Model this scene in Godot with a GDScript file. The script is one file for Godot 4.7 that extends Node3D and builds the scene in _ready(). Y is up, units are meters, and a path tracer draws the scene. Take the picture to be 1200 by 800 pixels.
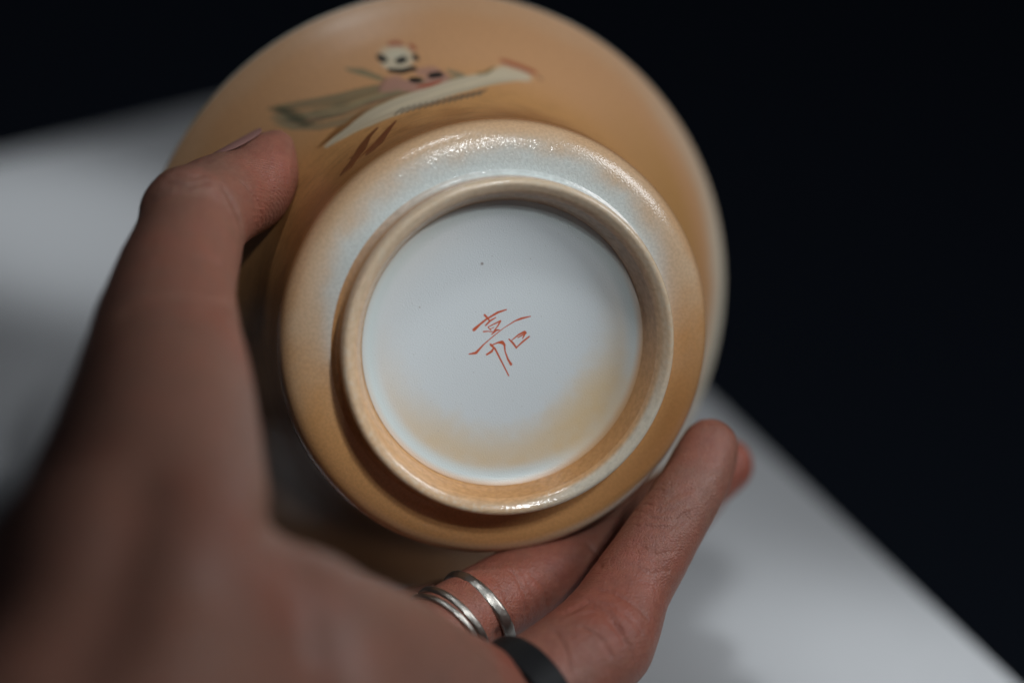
extends Node3D
# A hand turns a small glazed tea bowl over to show its foot, above the corner of a pale table in a dark room.
# Lengths in the tables below are millimetres, measured from the middle of the bowl's foot.

const MM := 0.001
const GRIP_HEIGHT := 0.0811           # of the bowl's foot above the table top
const CAMERA_DISTANCE := 0.463
const FOOT_CENTRE := Vector3(-0.15, -1.1, 0)
const CUP_X := Vector3(0.96926, 0.04405, -0.24205)
const CUP_Y := Vector3(-0.24603, 0.17355, -0.95360)
const PALM_CHAINS := [
	[[Vector3(-46.84, 18.34, 4), 7.2], [Vector3(-46.45, 16.89, 3), 7.6], [Vector3(-48.08, 5.02, 20), 9.4], [Vector3(-47.15, -7.13, 37), 12.3], [Vector3(-47.26, -20.98, 54), 15.6], [Vector3(-49.06, -36.26, 68), 19]],
	[[Vector3(-49.06, -36.26, 68), 19], [Vector3(-42.3, -43.95, 56), 17], [Vector3(-32.34, -43.71, 50), 16.6], [Vector3(-23, -44.85, 37), 13.8], [Vector3(-15.37, -48.01, 25), 11.6], [Vector3(-5.84, -51.87, 12), 9]],
	[[Vector3(-49.06, -36.26, 68), 19], [Vector3(-49.58, -48.35, 82), 21.5], [Vector3(-53.55, -63.89, 115), 26]],
	[[Vector3(-49.45, -39.56, 56), 20], [Vector3(-32.29, -52.62, 20), 15], [Vector3(-18.26, -53.57, 12), 12]],
	[[Vector3(-32.34, -43.71, 50), 16.6], [Vector3(-30.84, -55.08, 55), 19], [Vector3(-43.28, -61.23, 72), 22]]
]
const THUMB_TIP := [[Vector3(-46.45, 17.63, 3), 7.3], [Vector3(-44.29, 19.88, -3), 7.3], [Vector3(-42.22, 21.49, -8), 7], [Vector3(-39.71, 22.8, -11.5), 6.7], [Vector3(-38.12, 25.24, -14), 6], [Vector3(-35.82, 29.23, -16), 3]]
const FINGERS := [
	[1.2, [[Vector3(-3.06, -53.57, 10), 8.2], [Vector3(4.96, -49.57, 4), 8.1], [Vector3(13.06, -44.19, -2), 8.1], [Vector3(16.88, -37.81, -7), 6.5], [Vector3(24.42, -26.47, -13), 5.5], [Vector3(28.38, -20.22, -17), 5.15], [Vector3(30.06, -16.27, -19), 4.55]]],
	[2.0, [[Vector3(-19.74, -50.59, 6), 7.6], [Vector3(-14.97, -46.65, 1), 6.8], [Vector3(-10.09, -42.62, -4), 6.3], [Vector3(-4.85, -39.97, -10), 6.3], [Vector3(1.29, -37.24, -16), 6.4], [Vector3(7.58, -35.02, -21), 6.3], [Vector3(15.24, -31.81, -28), 5.6], [Vector3(23.53, -26.62, -35), 5.5], [Vector3(29.14, -23.04, -39), 5.2], [Vector3(33.81, -19.77, -42), 4.8]]],
	[2.5, [[Vector3(-26.02, -49.57, 4), 8], [Vector3(-15.65, -44.99, -20), 7], [Vector3(-5.35, -42.76, -32), 6.6], [Vector3(6.79, -39.38, -40), 6.6], [Vector3(19.31, -33.11, -48), 6], [Vector3(26.42, -27.81, -52), 5.6], [Vector3(30.77, -23.77, -55), 5]]],
	[3, [[Vector3(-35.31, -47.49, 12), 9], [Vector3(-29.87, -46.75, -18), 7], [Vector3(-23.09, -48.89, -40), 6.6], [Vector3(-16.75, -51.64, -54), 6.2], [Vector3(-11.3, -55.07, -60), 5.2]]]
]
const CREASES := [
	[0.6, 0.28, [Vector3(7.93, -39.41, 3.93), Vector3(10.93, -38.01, 2.91), Vector3(13.87, -39.13, 4.32), Vector3(15.81, -42, 5.43)]],
	[0.45, 0.14, [Vector3(9.4, -39.81, 5.1), Vector3(12.38, -39.12, 4.47), Vector3(14.83, -41.02, 5.39), Vector3(16.3, -43.46, 5.65)]],
	[0.45, 0.13, [Vector3(11.19, -37.78, 2.65), Vector3(13.9, -38.22, 3.42), Vector3(17.11, -40.17, 3.76), Vector3(18.86, -42.44, 3.4)]],
	[0.45, 0.12, [Vector3(14.33, -40.77, 5.42), Vector3(17.05, -44.24, 5.25), Vector3(17.57, -46.02, 4.81)]],
	[0.5, 0.18, [Vector3(17.93, -27.29, -25.28), Vector3(20.51, -27.72, -5.87), Vector3(23.43, -27.73, -6.02), Vector3(26.17, -26.3, -7.57)]],
	[0.4, 0.14, [Vector3(18.43, -25.34, -10.96), Vector3(21.3, -26.5, -6.61), Vector3(24.09, -26.63, -6.66), Vector3(26.45, -25.43, -7.96)]],
	[0.5, 0.12, [Vector3(20.58, -22.38, -13.38), Vector3(23.56, -23.18, -8.66), Vector3(27.04, -22.2, -9.52)]],
	[0.9, 0.28, [Vector3(-41.33, 21.89, 7.44), Vector3(-40.36, 20.18, 7.26), Vector3(-39.15, 16.99, 6.96)]],
	[0.5, 0.1, [Vector3(-41.97, 21.6, 8.45), Vector3(-40.93, 19.12, 9.13), Vector3(-39.41, 15.67, 9.64)]],
	[0.6, 0.2, [Vector3(-48.49, 23.94, 8.3), Vector3(-45.96, 23.53, 9), Vector3(-43.69, 24.12, 7.2)]],
	[0.6, 0.2, [Vector3(-49.51, 22.8, 9.04), Vector3(-46.47, 22.25, 10.09), Vector3(-43.68, 23.07, 8.57)]],
	[1.2, 0.4, [Vector3(-51.38, 4.34, 40.13), Vector3(-45.8, 5.73, 38.87), Vector3(-40.4, 4.85, 35.48), Vector3(-37.95, 3.77, 26.5)]],
	[1, 0.3, [Vector3(-52.24, 2.73, 42.36), Vector3(-46.54, 3.86, 42.54), Vector3(-40.06, 2.98, 39.09)]],
	[5, 1.6, [Vector3(-44.97, -16.73, 75.62), Vector3(-44.82, -20.61, 81.33), Vector3(-46.34, -28.21, 89.83), Vector3(-46.56, -33.11, 102.25), Vector3(-47.77, -37.47, 116.07)]],
	[3, 0.9, [Vector3(-31.23, -23.31, 55.68), Vector3(-32.5, -25.16, 74.63), Vector3(-29.12, -28.91, 63.46), Vector3(-25.83, -34.44, 64.31), Vector3(-24.3, -41.57, 68.23)]],
	[6, -0.8, [Vector3(-37.23, -17.02, 68.99), Vector3(-37.32, -22.81, 79.03), Vector3(-38.94, -30.34, 88.4), Vector3(-38.62, -37.65, 105.4)]],
	[0.4, 0.1, [Vector3(19.17, -30.28, -4.25), Vector3(21.43, -31.51, -3.9), Vector3(24.02, -31.1, -5.29)]],
	[0.4, 0.1, [Vector3(17.85, -32.93, -2.49), Vector3(20.36, -34.18, -2.44), Vector3(23.22, -33.82, -4.36)]],
	[0.35, 0.1, [Vector3(19.91, -24.26, -9.85), Vector3(22.34, -25.39, -7.24), Vector3(25.43, -24.41, -7.99)]],
	[0.4, 0.16, [Vector3(12.48, -36.21, 0.57), Vector3(16.18, -37.34, 1.97), Vector3(19.94, -40.37, 1.47)]],
	[0.4, 0.16, [Vector3(10.35, -41.27, 6.71), Vector3(12.8, -42.83, 7.18), Vector3(14.27, -45.27, 7.3)]],
	[0.4, 0.2, [Vector3(6.15, -41.83, 7.3), Vector3(7.83, -44.31, 9.65), Vector3(8.3, -47.11, 10.98)]],
	[0.4, 0.2, [Vector3(2.81, -34.73, -9.94), Vector3(4.86, -37.08, -10.6), Vector3(5.38, -39.19, -11.42)]],
	[0.4, 0.15, [Vector3(-2.54, -35, -6.73), Vector3(-0.76, -38.45, -5.44), Vector3(0, -41.82, -6.4)]],
	[0.4, 0.25, [Vector3(11.69, -30.66, -18.19), Vector3(12.99, -32.46, -17.97), Vector3(13.12, -33.29, -4.11)]],
	[0.4, 0.15, [Vector3(-39.47, 23.03, 1.85), Vector3(-37.53, 21.02, -0.43), Vector3(-37.08, 17.4, -4.1)]],
	[0.5, 0.2, [Vector3(-43.74, 11.82, 25.08), Vector3(-40.73, 10.72, 21.87)]],
	[0.5, 0.2, [Vector3(-44.64, 8.12, 33.51), Vector3(-40.87, 7.24, 30.48), Vector3(-38.88, 6.52, 15.73)]],
	[0.9, 0.5, [Vector3(-1.89, -43.18, -4.63), Vector3(0.73, -44.03, 10.02), Vector3(2.42, -47.28, 13.96)]],
	[0.8, 0.3, [Vector3(-7.03, -40.56, 28.83), Vector3(-4.04, -42.76, 23.06), Vector3(-1.19, -46, 20.42)]],
	[0.4, 0.2, [Vector3(-0.25, -34.13, -8.77), Vector3(1.53, -36.87, -7.9), Vector3(2.29, -40.22, -8.45)]],
	[0.3, 0.12, [Vector3(0.77, -33.69, -9.72), Vector3(2.8, -36.95, -8.9), Vector3(3.83, -39.84, -10.01)]]
]
const REDDENED := [[Vector3(-36.26, -1.15, 36.58), 9, 0.53], [Vector3(-33.21, 25.54, -10.08), 8, 0.73], [Vector3(-31.63, -25.3, 72.47), 10, 0.37], [Vector3(-0.6, -44.75, 15.02), 6, 0.73], [Vector3(36.53, -18.94, -38.12), 8, 1.05], [Vector3(29.67, -14.19, -14.89), 7, 0.53], [Vector3(14.87, -39.03, 4), 6, 0.42], [Vector3(6.41, -35.91, -12.01), 14, 0.58], [Vector3(-5.04, -36.53, -3.57), 12, 0.53], [Vector3(20.16, -31.49, -3.59), 14, 0.53], [Vector3(12.28, -44.22, 8.03), 12, 0.47], [Vector3(-41.19, 11.94, 20.79), 14, 0.32], [Vector3(-37.53, 18.76, -0.37), 7, 0.53], [Vector3(-28.74, -30.87, 68.72), 10, 0.32]]  # skin redness; on the ring fingertip light passing through is painted in too
const PRINT_CENTRE := Vector3(-35.66, 22.51, -5.43)
const PRINT_ACROSS := Vector3(-0.03, 0.94, -0.34)
const PINHOLES := [[Vector2(-3.14, 12.01), 0.28, 0.70], [Vector2(-1.59, 13.10), 0.12, 0.40], [Vector2(4.25, 12.49), 0.12, 0.40], [Vector2(-12.56, 5.92), 0.15, 0.50], [Vector2(-4.47, -4.15), 0.10, 0.40], [Vector2(-6.87, 15.82), 0.10, 0.30], [Vector2(14.51, -0.38), 0.10, 0.40], [Vector2(-15.32, 13.62), 0.09, 0.30], [Vector2(6.63, -9.07), 0.10, 0.30], [Vector2(-10.96, -8.20), 0.10, 0.35], [Vector2(1.39, 5.97), 0.08, 0.30]]
const WALL_PROFILE := [Vector2(25.3, 4.7), Vector2(26, 5), Vector2(28, 5.25), Vector2(30, 5.75), Vector2(31.5, 6.6), Vector2(32.4, 7.8), Vector2(32.85, 9.3), Vector2(33, 11), Vector2(33.1, 15), Vector2(33.6, 20), Vector2(34.6, 26), Vector2(36.4, 32), Vector2(39.2, 38), Vector2(42.3, 42.5), Vector2(45.6, 46), Vector2(47.6, 47.9), Vector2(48.6, 48.9)]
const TABLE_CORNER := Vector2(-0.0375, -0.2228)
const TABLE_EDGE := Vector2(0.5609, 0.8279)
const RING_PLACES := [[Vector3(-4.98, -40.19, -9.6), Vector3(0.7, 0.58, -0.42)], [Vector3(-8.73, -41.87, -5.5), Vector3(0.66, 0.6, -0.46)], [Vector3(-10.21, -42.74, -4), Vector3(0.58, 0.6, -0.55)], [Vector3(1.48, -51.46, 7), Vector3(0.7, 0.44, -0.56)]]


var grip := Transform3D()             # the held bowl's and the hand's frame
var rng := RandomNumberGenerator.new()


func _ready() -> void:
	rng.seed = 11
	var look := Basis(Vector3.RIGHT, deg_to_rad(-34.0)) * Basis(Vector3.BACK, deg_to_rad(5.0))
	grip = Transform3D(look, Vector3(0, GRIP_HEIGHT, 0))
	# ---- camera
	var cam := Camera3D.new()
	cam.name = "camera"
	add_child(cam)
	var lens := CameraAttributesPhysical.new()
	lens.frustum_focal_length = 111.12
	lens.frustum_near = 0.05
	lens.frustum_far = 20.0
	lens.frustum_focus_distance = 0.468
	lens.exposure_aperture = 4.7
	cam.attributes = lens
	cam.fov = 12.325
	cam.near = 0.05
	cam.far = 20.0
	cam.transform = Transform3D(look, grip * Vector3(0, 0, CAMERA_DISTANCE))
	cam.current = true
	# ---- surroundings: a dark room
	var env := Environment.new()
	env.background_mode = Environment.BG_COLOR
	env.background_color = Color(0.012, 0.014, 0.018).linear_to_srgb()
	env.tonemap_mode = Environment.TONE_MAPPER_LINEAR
	env.tonemap_exposure = 1.0
	env.sdfgi_enabled = true
	env.ssao_enabled = true
	env.ssil_enabled = true
	var around := WorldEnvironment.new()
	around.name = "surroundings"
	around.environment = env
	add_child(around)
	# ---- lamps: a tall window to the right behind the viewer, a smaller pane above, two strips of sun on the table, and two added spots that brighten bowl and fingers
	window_light("window_light", Vector3(655, 345, 245), Vector3(0, 0, -10), Vector2(0.26, 0.30), Color(0.97, 0.985, 1.0), 0.26)
	narrow_spot("pane_light", grip * (Vector3(-30, 620, 330) * MM), grip * (Vector3(9, 26, -28) * MM), 5.4, 0.235, 1.0, 0.05)
	narrow_spot("beam_light", grip * (Vector3(330, 430, 780) * MM), grip * (Vector3(-26, -3, -8) * MM), 2.6, 0.58, 1.0, 0.035)  # added spot without a real source, brightens the left of the bowl
	narrow_spot("beam_light", grip * (Vector3(330, 330, 800) * MM), grip * (Vector3(0, -38, -8) * MM), 2.4, 0.72, 1.0, 0.06)  # another added spot, brightens the fingers and the bevel above them
	narrow_spot("beam_light", Vector3(-0.62, 0.42, -0.32), Vector3(-0.0895, 0.0, -0.146), 3.0, 0.42, 1.0, 0.01)
	narrow_spot("beam_light", Vector3(0.62, 0.40, 0.22), Vector3(0.090, 0.0, -0.022), 3.0, 0.58, 1.0, 0.01)
	# ---- setting
	build_room()
	build_table()
	# ---- things
	build_cup()
	build_hand()
	build_rings()


func window_light(called: String, at: Vector3, to: Vector3, size: Vector2, tint: Color, energy: float) -> void:
	var l := AreaLight3D.new()
	l.name = called
	l.area_size = size
	l.area_normalize_energy = true
	l.light_color = tint
	l.light_energy = energy
	l.shadow_enabled = true
	add_child(l)
	l.look_at_from_position(grip * (at * MM), grip * (to * MM), Vector3.UP)


func narrow_spot(called: String, at: Vector3, to: Vector3, cone: float, energy: float, soft: float, size: float) -> void:
	var l := SpotLight3D.new()
	l.name = called
	l.light_color = Color(0.96, 0.985, 1.0)
	l.light_energy = energy
	l.spot_range = 3.0
	l.spot_angle = cone
	l.spot_attenuation = 2.0
	l.spot_angle_attenuation = soft
	l.light_size = size
	l.shadow_enabled = true
	add_child(l, true)
	l.look_at_from_position(at, to, Vector3.UP)


# ------------------------------------------------------------------ helpers
func obj(called: String, mesh: Mesh, m: Material, parent: Node = self) -> MeshInstance3D:
	var o := MeshInstance3D.new()
	o.name = called
	o.mesh = mesh
	o.material_override = m
	parent.add_child(o, true)
	return o


func tag(o: Node, label: String, category: String, group := "") -> void:
	o.set_meta("label", label)
	o.set_meta("category", category)
	if group:
		o.set_meta("group", group)


func grid_mesh(rows: int, cols: int, pos: PackedVector3Array, nrm: PackedVector3Array, uv: PackedVector2Array, col := PackedColorArray()) -> ArrayMesh:
	var idx := PackedInt32Array()
	for r in rows - 1:
		for c in cols - 1:
			var a := r * cols + c
			for t in [[a, a + 1, a + cols], [a + 1, a + cols + 1, a + cols]]:
				var g := (pos[t[1]] - pos[t[0]]).cross(pos[t[2]] - pos[t[0]])
				if g.dot(nrm[t[0]] + nrm[t[1]] + nrm[t[2]]) > 0.0:
					idx.append_array([t[0], t[2], t[1]])
				else:
					idx.append_array([t[0], t[1], t[2]])
	var arr := []
	arr.resize(Mesh.ARRAY_MAX)
	arr[Mesh.ARRAY_VERTEX] = pos
	arr[Mesh.ARRAY_NORMAL] = nrm
	arr[Mesh.ARRAY_TEX_UV] = uv
	if col.size():
		arr[Mesh.ARRAY_COLOR] = col
	arr[Mesh.ARRAY_INDEX] = idx
	var m := ArrayMesh.new()
	m.add_surface_from_arrays(Mesh.PRIMITIVE_TRIANGLES, arr)
	return m


func smooth_profile(points: Array, n: int) -> PackedVector2Array:
	var out := PackedVector2Array()
	for i in points.size() - 1:
		var b: Vector2 = points[i]
		var c: Vector2 = points[i + 1]
		var a: Vector2 = points[i - 1] if i > 0 else b * 2.0 - c
		var d: Vector2 = points[i + 2] if i + 2 < points.size() else c * 2.0 - b
		var l := b.distance_to(c)
		var m1 := (c - a).normalized() * l
		var m2 := (d - b).normalized() * l
		for j in n:
			var t := float(j) / n
			var t2 := t * t
			var t3 := t2 * t
			out.append(b * (2 * t3 - 3 * t2 + 1) + m1 * (t3 - 2 * t2 + t) + c * (3 * t2 - 2 * t3) + m2 * (t3 - t2))
	out.append(points[-1])
	return out


# A surface of revolution about y; profile in mm as (radius, y); which side of the profile is outside is given by side. u starts at angle start (degrees).
func lathe(profile: PackedVector2Array, cols: int, side: float, start := -90.0, shaded := false, wobble := 0.0) -> ArrayMesh:
	var grit := FastNoiseLite.new()
	grit.frequency = 0.9
	grit.fractal_octaves = 3
	grit.seed = 66
	var total := 0.0
	var run := PackedFloat32Array([0.0])
	for i in profile.size() - 1:
		total += profile[i].distance_to(profile[i + 1])
		run.append(total)
	var pos := PackedVector3Array()
	var nrm := PackedVector3Array()
	var uv := PackedVector2Array()
	var col := PackedColorArray()
	for i in profile.size():
		var t := (profile[mini(i + 1, profile.size() - 1)] - profile[maxi(i - 1, 0)]).normalized()
		var n2 := Vector2(t.y, -t.x) * side
		for c in cols + 1:
			var th := deg_to_rad(start + 360.0 * c / cols)
			var r := profile[i].x * (1.0 + wobble * (sin(2.0 * th + 0.6) + 0.5 * sin(3.0 * th + 2.0)))
			pos.append(Vector3(cos(th) * r, profile[i].y, sin(th) * r) * MM)
			nrm.append(Vector3(cos(th) * n2.x, n2.y, sin(th) * n2.x))
			uv.append(Vector2(float(c) / cols, run[i] / total))
			if shaded:
				var n := grit.get_noise_3d(cos(th) * r, profile[i].y * 1.5, sin(th) * r)
				var c0 := ring_colour(profile[i], th)
				var bare := (1.0 - smoothstep(0.1, 0.55, profile[i].y)) * smoothstep(0.05, 0.35, n + 0.35 * grit.get_noise_3d(cos(th) * r * 0.12, 40.0, sin(th) * r * 0.12))
				c0 = c0.lerp(Color(0.50, 0.43, 0.33), bare * 0.55)
				col.append(c0 * (1.0 + 0.22 * n))
	return grid_mesh(profile.size(), cols + 1, pos, nrm, uv, col)


func noise_image(w: int, h: int, freq: float, kind: int, octaves: int, seed_: int, seamless := false) -> Image:
	var n := FastNoiseLite.new()
	n.noise_type = kind
	n.frequency = freq
	n.seed = seed_
	n.fractal_type = FastNoiseLite.FRACTAL_FBM if octaves > 1 else FastNoiseLite.FRACTAL_NONE
	n.fractal_octaves = octaves
	n.cellular_return_type = FastNoiseLite.RETURN_DISTANCE2_SUB
	return n.get_seamless_image(w, h) if seamless else n.get_image(w, h)


func texture(im: Image) -> ImageTexture:
	return ImageTexture.create_from_image(im)


func srgb_bytes(c: Color) -> Color:
	return c.linear_to_srgb()


func bump(a: float, lo: float, hi: float) -> float:
	return smoothstep(lo, hi, a)


# ------------------------------------------------------------------ room and table
func build_room() -> void:
	var m := StandardMaterial3D.new()
	m.albedo_color = Color(0.048, 0.060, 0.085).linear_to_srgb()
	m.roughness = 0.95
	m.metallic_specular = 0.2
	var st := SurfaceTool.new()
	st.begin(Mesh.PRIMITIVE_TRIANGLES)
	var b := BoxMesh.new()
	b.size = Vector3(9, 0.1, 9)
	var fl := obj("floor", b, m)
	fl.position = Vector3(0, -0.78, -1.5)
	fl.set_meta("kind", "structure")
	var w := BoxMesh.new()
	w.size = Vector3(9, 3.2, 0.1)
	var wall := obj("wall", w, m)
	wall.position = Vector3(0, 0.87, -3.4)
	wall.set_meta("kind", "structure")


func rounded_slab(size: Vector3, r: float) -> ArrayMesh:
	# a slab whose top edges and upright corners are rounded; its near left top corner... all four alike
	var ring := PackedVector2Array()
	var cr := 0.012
	var hx := size.x / 2 - cr
	var hz := size.z / 2 - cr
	for q in 4:
		var c := Vector2([hx, -hx, -hx, hx][q], [hz, hz, -hz, -hz][q])
		for k in 9:
			var a := PI / 2 * (q + k / 8.0)
			ring.append(c + Vector2(cos(a), sin(a)) * cr)
	ring.append(ring[0])
	var inset := []
	for k in 7:
		var a := PI / 2 * k / 6.0
		inset.append([r - r * sin(a), -r + r * cos(a), cos(a)])   # inset, y, upness
	inset.push_front([0.3, 0.0, 1.0])
	inset.append([0.0, -size.y, 0.0])
	inset.append([0.3, -size.y - 0.0001, -1.0])
	var pos := PackedVector3Array()
	var nrm := PackedVector3Array()
	var uv := PackedVector2Array()
	for e in inset:
		for i in ring.size():
			var p := ring[i]
			var d := p - Vector2(clampf(p.x, -hx, hx), clampf(p.y, -hz, hz))
			d = d.normalized()
			var q2: Vector2 = p - d * minf(e[0], cr * 0.9)
			if e[0] > 0.2:
				q2 = p * (1.0 - 0.999)
			pos.append(Vector3(q2.x, e[1], q2.y))
			nrm.append(Vector3(d.x * (1.0 - absf(e[2])), e[2], d.y * (1.0 - absf(e[2]))).normalized())
			uv.append(q2)
	return grid_mesh(inset.size(), ring.size(), pos, nrm, uv)


func build_table() -> void:
	var m := StandardMaterial3D.new()
	m.albedo_color = Color(0.45, 0.455, 0.465).linear_to_srgb()
	m.roughness = 0.5
	var im := noise_image(512, 512, 0.02, FastNoiseLite.TYPE_SIMPLEX, 5, 4, true)
	m.heightmap_enabled = true
	m.heightmap_texture = texture(im)
	m.heightmap_scale = 0.004
	m.uv1_triplanar = true
	m.uv1_scale = Vector3.ONE * 8.0
	var t := Node3D.new()
	t.name = "table"
	add_child(t)
	var size := Vector3(0.9, 0.028, 0.9)
	var right := Vector3(TABLE_EDGE.x, 0, TABLE_EDGE.y).normalized()      # along the right-hand edge, away from the far corner
	var back := Vector3(right.z, 0, -right.x)                              # square to it, off the table
	t.transform = Transform3D(Basis(right, Vector3.UP, right.cross(Vector3.UP)), Vector3.ZERO)
	var inward := -back if back.dot(Vector3(1, 0, -0.2)) > 0.0 else back
	t.position = Vector3(TABLE_CORNER.x, 0, TABLE_CORNER.y) + right * size.x / 2 + inward * size.z / 2
	obj("table_top", rounded_slab(size, 0.004), m, t)
	for sx in [-1, 1]:
		for sz in [-1, 1]:
			var c := CylinderMesh.new()
			c.top_radius = 0.024
			c.bottom_radius = 0.017
			c.height = 0.70
			c.radial_segments = 20
			var leg := obj("leg", c, m, t)
			leg.position = Vector3(sx * 0.40, -0.378, sz * 0.40)
	tag(t, "pale grey white table top under the hand and bowl, lit in soft patches", "table")


# ------------------------------------------------------------------ the bowl
const CELADON := Color(0.60, 0.645, 0.625)
const CREAM := Color(0.66, 0.58, 0.44)
const AMBER := Color(0.57, 0.285, 0.10)
const BURNT := Color(0.29, 0.11, 0.028)
const BEIGE := Color(0.61, 0.435, 0.285)


func around(th: float, at: float, wide: float) -> float:   # 1 at angle at (degrees), 0 beyond wide
	var d := absf(wrapf(rad_to_deg(th) - at, -180.0, 180.0))
	return 1.0 - smoothstep(0.0, wide, d)


func wall_colour(r: float, h: float, th: float, n: float) -> Color:
	# bevel round the foot: pale celadon near the foot on the upper side, amber on the lower side and towards the edge
	var pale := clampf(around(th, 100.0, 140.0) * 1.35, 0.0, 1.0)
	var reach := lerpf(25.0, 29.4, pale) + n * 0.9
	var c := CELADON.lerp(BEIGE, smoothstep(reach - 2.4, reach + 1.6, r))
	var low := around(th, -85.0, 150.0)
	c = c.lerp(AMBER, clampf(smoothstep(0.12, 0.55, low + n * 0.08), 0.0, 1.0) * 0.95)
	c = c.lerp(AMBER.lerp(BEIGE, 0.45 * pale), smoothstep(30.6, 32.6, r + n * 0.4) * 0.8)
	c = c.lerp(CREAM, around(th, -75.0, 80.0) * smoothstep(30.2, 32.2, r) * (1.0 - smoothstep(8.0, 9.5, h)) * 0.6)
	c = c.lerp(BURNT, around(th, -28.0, 45.0) * 0.5 * smoothstep(26.0, 29.0, r))
	# wall: burnt just past the edge, then amber, paler to the lip
	var w := smoothstep(7.6, 10.5, h)
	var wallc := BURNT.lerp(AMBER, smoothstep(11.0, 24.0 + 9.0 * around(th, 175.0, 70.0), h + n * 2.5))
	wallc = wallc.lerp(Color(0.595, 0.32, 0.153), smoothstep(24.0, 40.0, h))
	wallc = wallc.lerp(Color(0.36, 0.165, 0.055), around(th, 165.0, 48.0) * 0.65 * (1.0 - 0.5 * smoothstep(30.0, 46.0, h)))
	wallc = wallc.lerp(Color(0.16, 0.075, 0.03), around(th, -130.0, 75.0) * (1.0 - smoothstep(34.0, 44.0, h)))  # shade on the side turned from the light, painted into the glaze
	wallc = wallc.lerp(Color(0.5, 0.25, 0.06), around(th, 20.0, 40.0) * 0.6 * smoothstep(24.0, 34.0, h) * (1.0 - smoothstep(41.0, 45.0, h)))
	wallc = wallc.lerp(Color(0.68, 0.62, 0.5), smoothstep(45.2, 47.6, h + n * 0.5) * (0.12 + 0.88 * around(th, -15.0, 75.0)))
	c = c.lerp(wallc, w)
	return c


func build_wall_texture(profile: PackedVector2Array) -> Image:
	var W := 1536
	var Hh := 448
	var total := 0.0
	var run := PackedFloat32Array([0.0])
	for i in profile.size() - 1:
		total += profile[i].distance_to(profile[i + 1])
		run.append(total)
	var soft := noise_image(W, Hh, 0.012, FastNoiseLite.TYPE_SIMPLEX, 4, 5).get_data()
	var fine := noise_image(W, Hh, 0.16, FastNoiseLite.TYPE_SIMPLEX, 2, 9).get_data()
	var streak := noise_image(W, Hh, 0.05, FastNoiseLite.TYPE_SIMPLEX, 3, 21)
	streak.resize(W * 3, Hh, Image.INTERPOLATE_CUBIC)
	streak.crop(W, Hh)
	var streaks := streak.get_data()
	var px := PackedFloat32Array()
	px.resize(W * Hh * 3)
	# colour on a coarser lattice, then refined with the noise
	var seg := 0
	for y in Hh:
		var s := (y + 0.5) / Hh * total
		while seg < run.size() - 2 and run[seg + 1] < s:
			seg += 1
		var rh := profile[seg].lerp(profile[seg + 1], clampf((s - run[seg]) / maxf(run[seg + 1] - run[seg], 1e-4), 0, 1))
		var rows := []
		var n_lat := 97
		for k in n_lat:
			var th := deg_to_rad(-90.0 + 360.0 * k / (n_lat - 1.0))
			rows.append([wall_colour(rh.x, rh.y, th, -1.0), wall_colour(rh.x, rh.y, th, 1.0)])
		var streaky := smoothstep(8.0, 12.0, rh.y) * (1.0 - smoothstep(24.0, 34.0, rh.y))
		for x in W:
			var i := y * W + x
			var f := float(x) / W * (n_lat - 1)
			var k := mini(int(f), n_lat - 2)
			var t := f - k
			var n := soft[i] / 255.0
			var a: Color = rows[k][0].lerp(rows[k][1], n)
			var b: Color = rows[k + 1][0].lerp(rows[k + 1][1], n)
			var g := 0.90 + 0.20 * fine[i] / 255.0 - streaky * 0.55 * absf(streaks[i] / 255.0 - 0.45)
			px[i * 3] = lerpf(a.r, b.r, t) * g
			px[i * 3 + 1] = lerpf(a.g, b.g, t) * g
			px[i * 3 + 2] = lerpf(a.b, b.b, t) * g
	# the painted decoration: strokes of enamel given as (angle, mm along the wall, half sizes of the brush)
	var per_deg := W / 360.0
	var per_mm := Hh / total
	canvas = px
	canvas_w = W
	canvas_h = Hh
	canvas_scale = Vector2(per_deg, per_mm)
	canvas_profile = profile
	canvas_run = run
	paint_decoration()
	px = canvas
	var bytes := PackedByteArray()
	bytes.resize(W * Hh * 3)
	for i in bytes.size():
		var v := px[i]
		bytes[i] = int(clampf(pow(v, 1.0 / 2.2) * 255.0 + 0.5, 0, 255))
	return Image.create_from_data(W, Hh, false, Image.FORMAT_RGB8, bytes)


var canvas := PackedFloat32Array()
var canvas_w := 0
var canvas_h := 0
var canvas_scale := Vector2.ONE
var canvas_profile := PackedVector2Array()
var canvas_run := PackedFloat32Array()


func enamel(ink: Color, alpha: float, soft: float, pts: Array) -> void:
	for i in pts.size() - 1:
		var a: Vector4 = pts[i]
		var b: Vector4 = pts[i + 1]
		var pa := Vector2(a.x + 90.0, a.y) * canvas_scale
		var pb := Vector2(b.x + 90.0, b.y) * canvas_scale
		var ra := brush(a)
		var rb := brush(b)
		var step := maxf(0.6, minf(minf(ra.x, ra.y), minf(rb.x, rb.y)) * 0.5)
		var count := maxi(1, int(pa.distance_to(pb) / step))
		for j in count:
			var t := float(j) / count
			dab(canvas, canvas_w, canvas_h, pa.lerp(pb, t), ra.lerp(rb, t), ink, alpha * 0.75, soft)


func brush(p: Vector4) -> Vector2:
	var r := canvas_profile[canvas_profile.size() - 1].x
	for i in canvas_run.size():
		if canvas_run[i] >= p.y:
			r = canvas_profile[i].x
			break
	return Vector2(maxf(0.55, p.z / (deg_to_rad(1.0) * r) * canvas_scale.x), maxf(0.55, p.w * canvas_scale.y))


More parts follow.
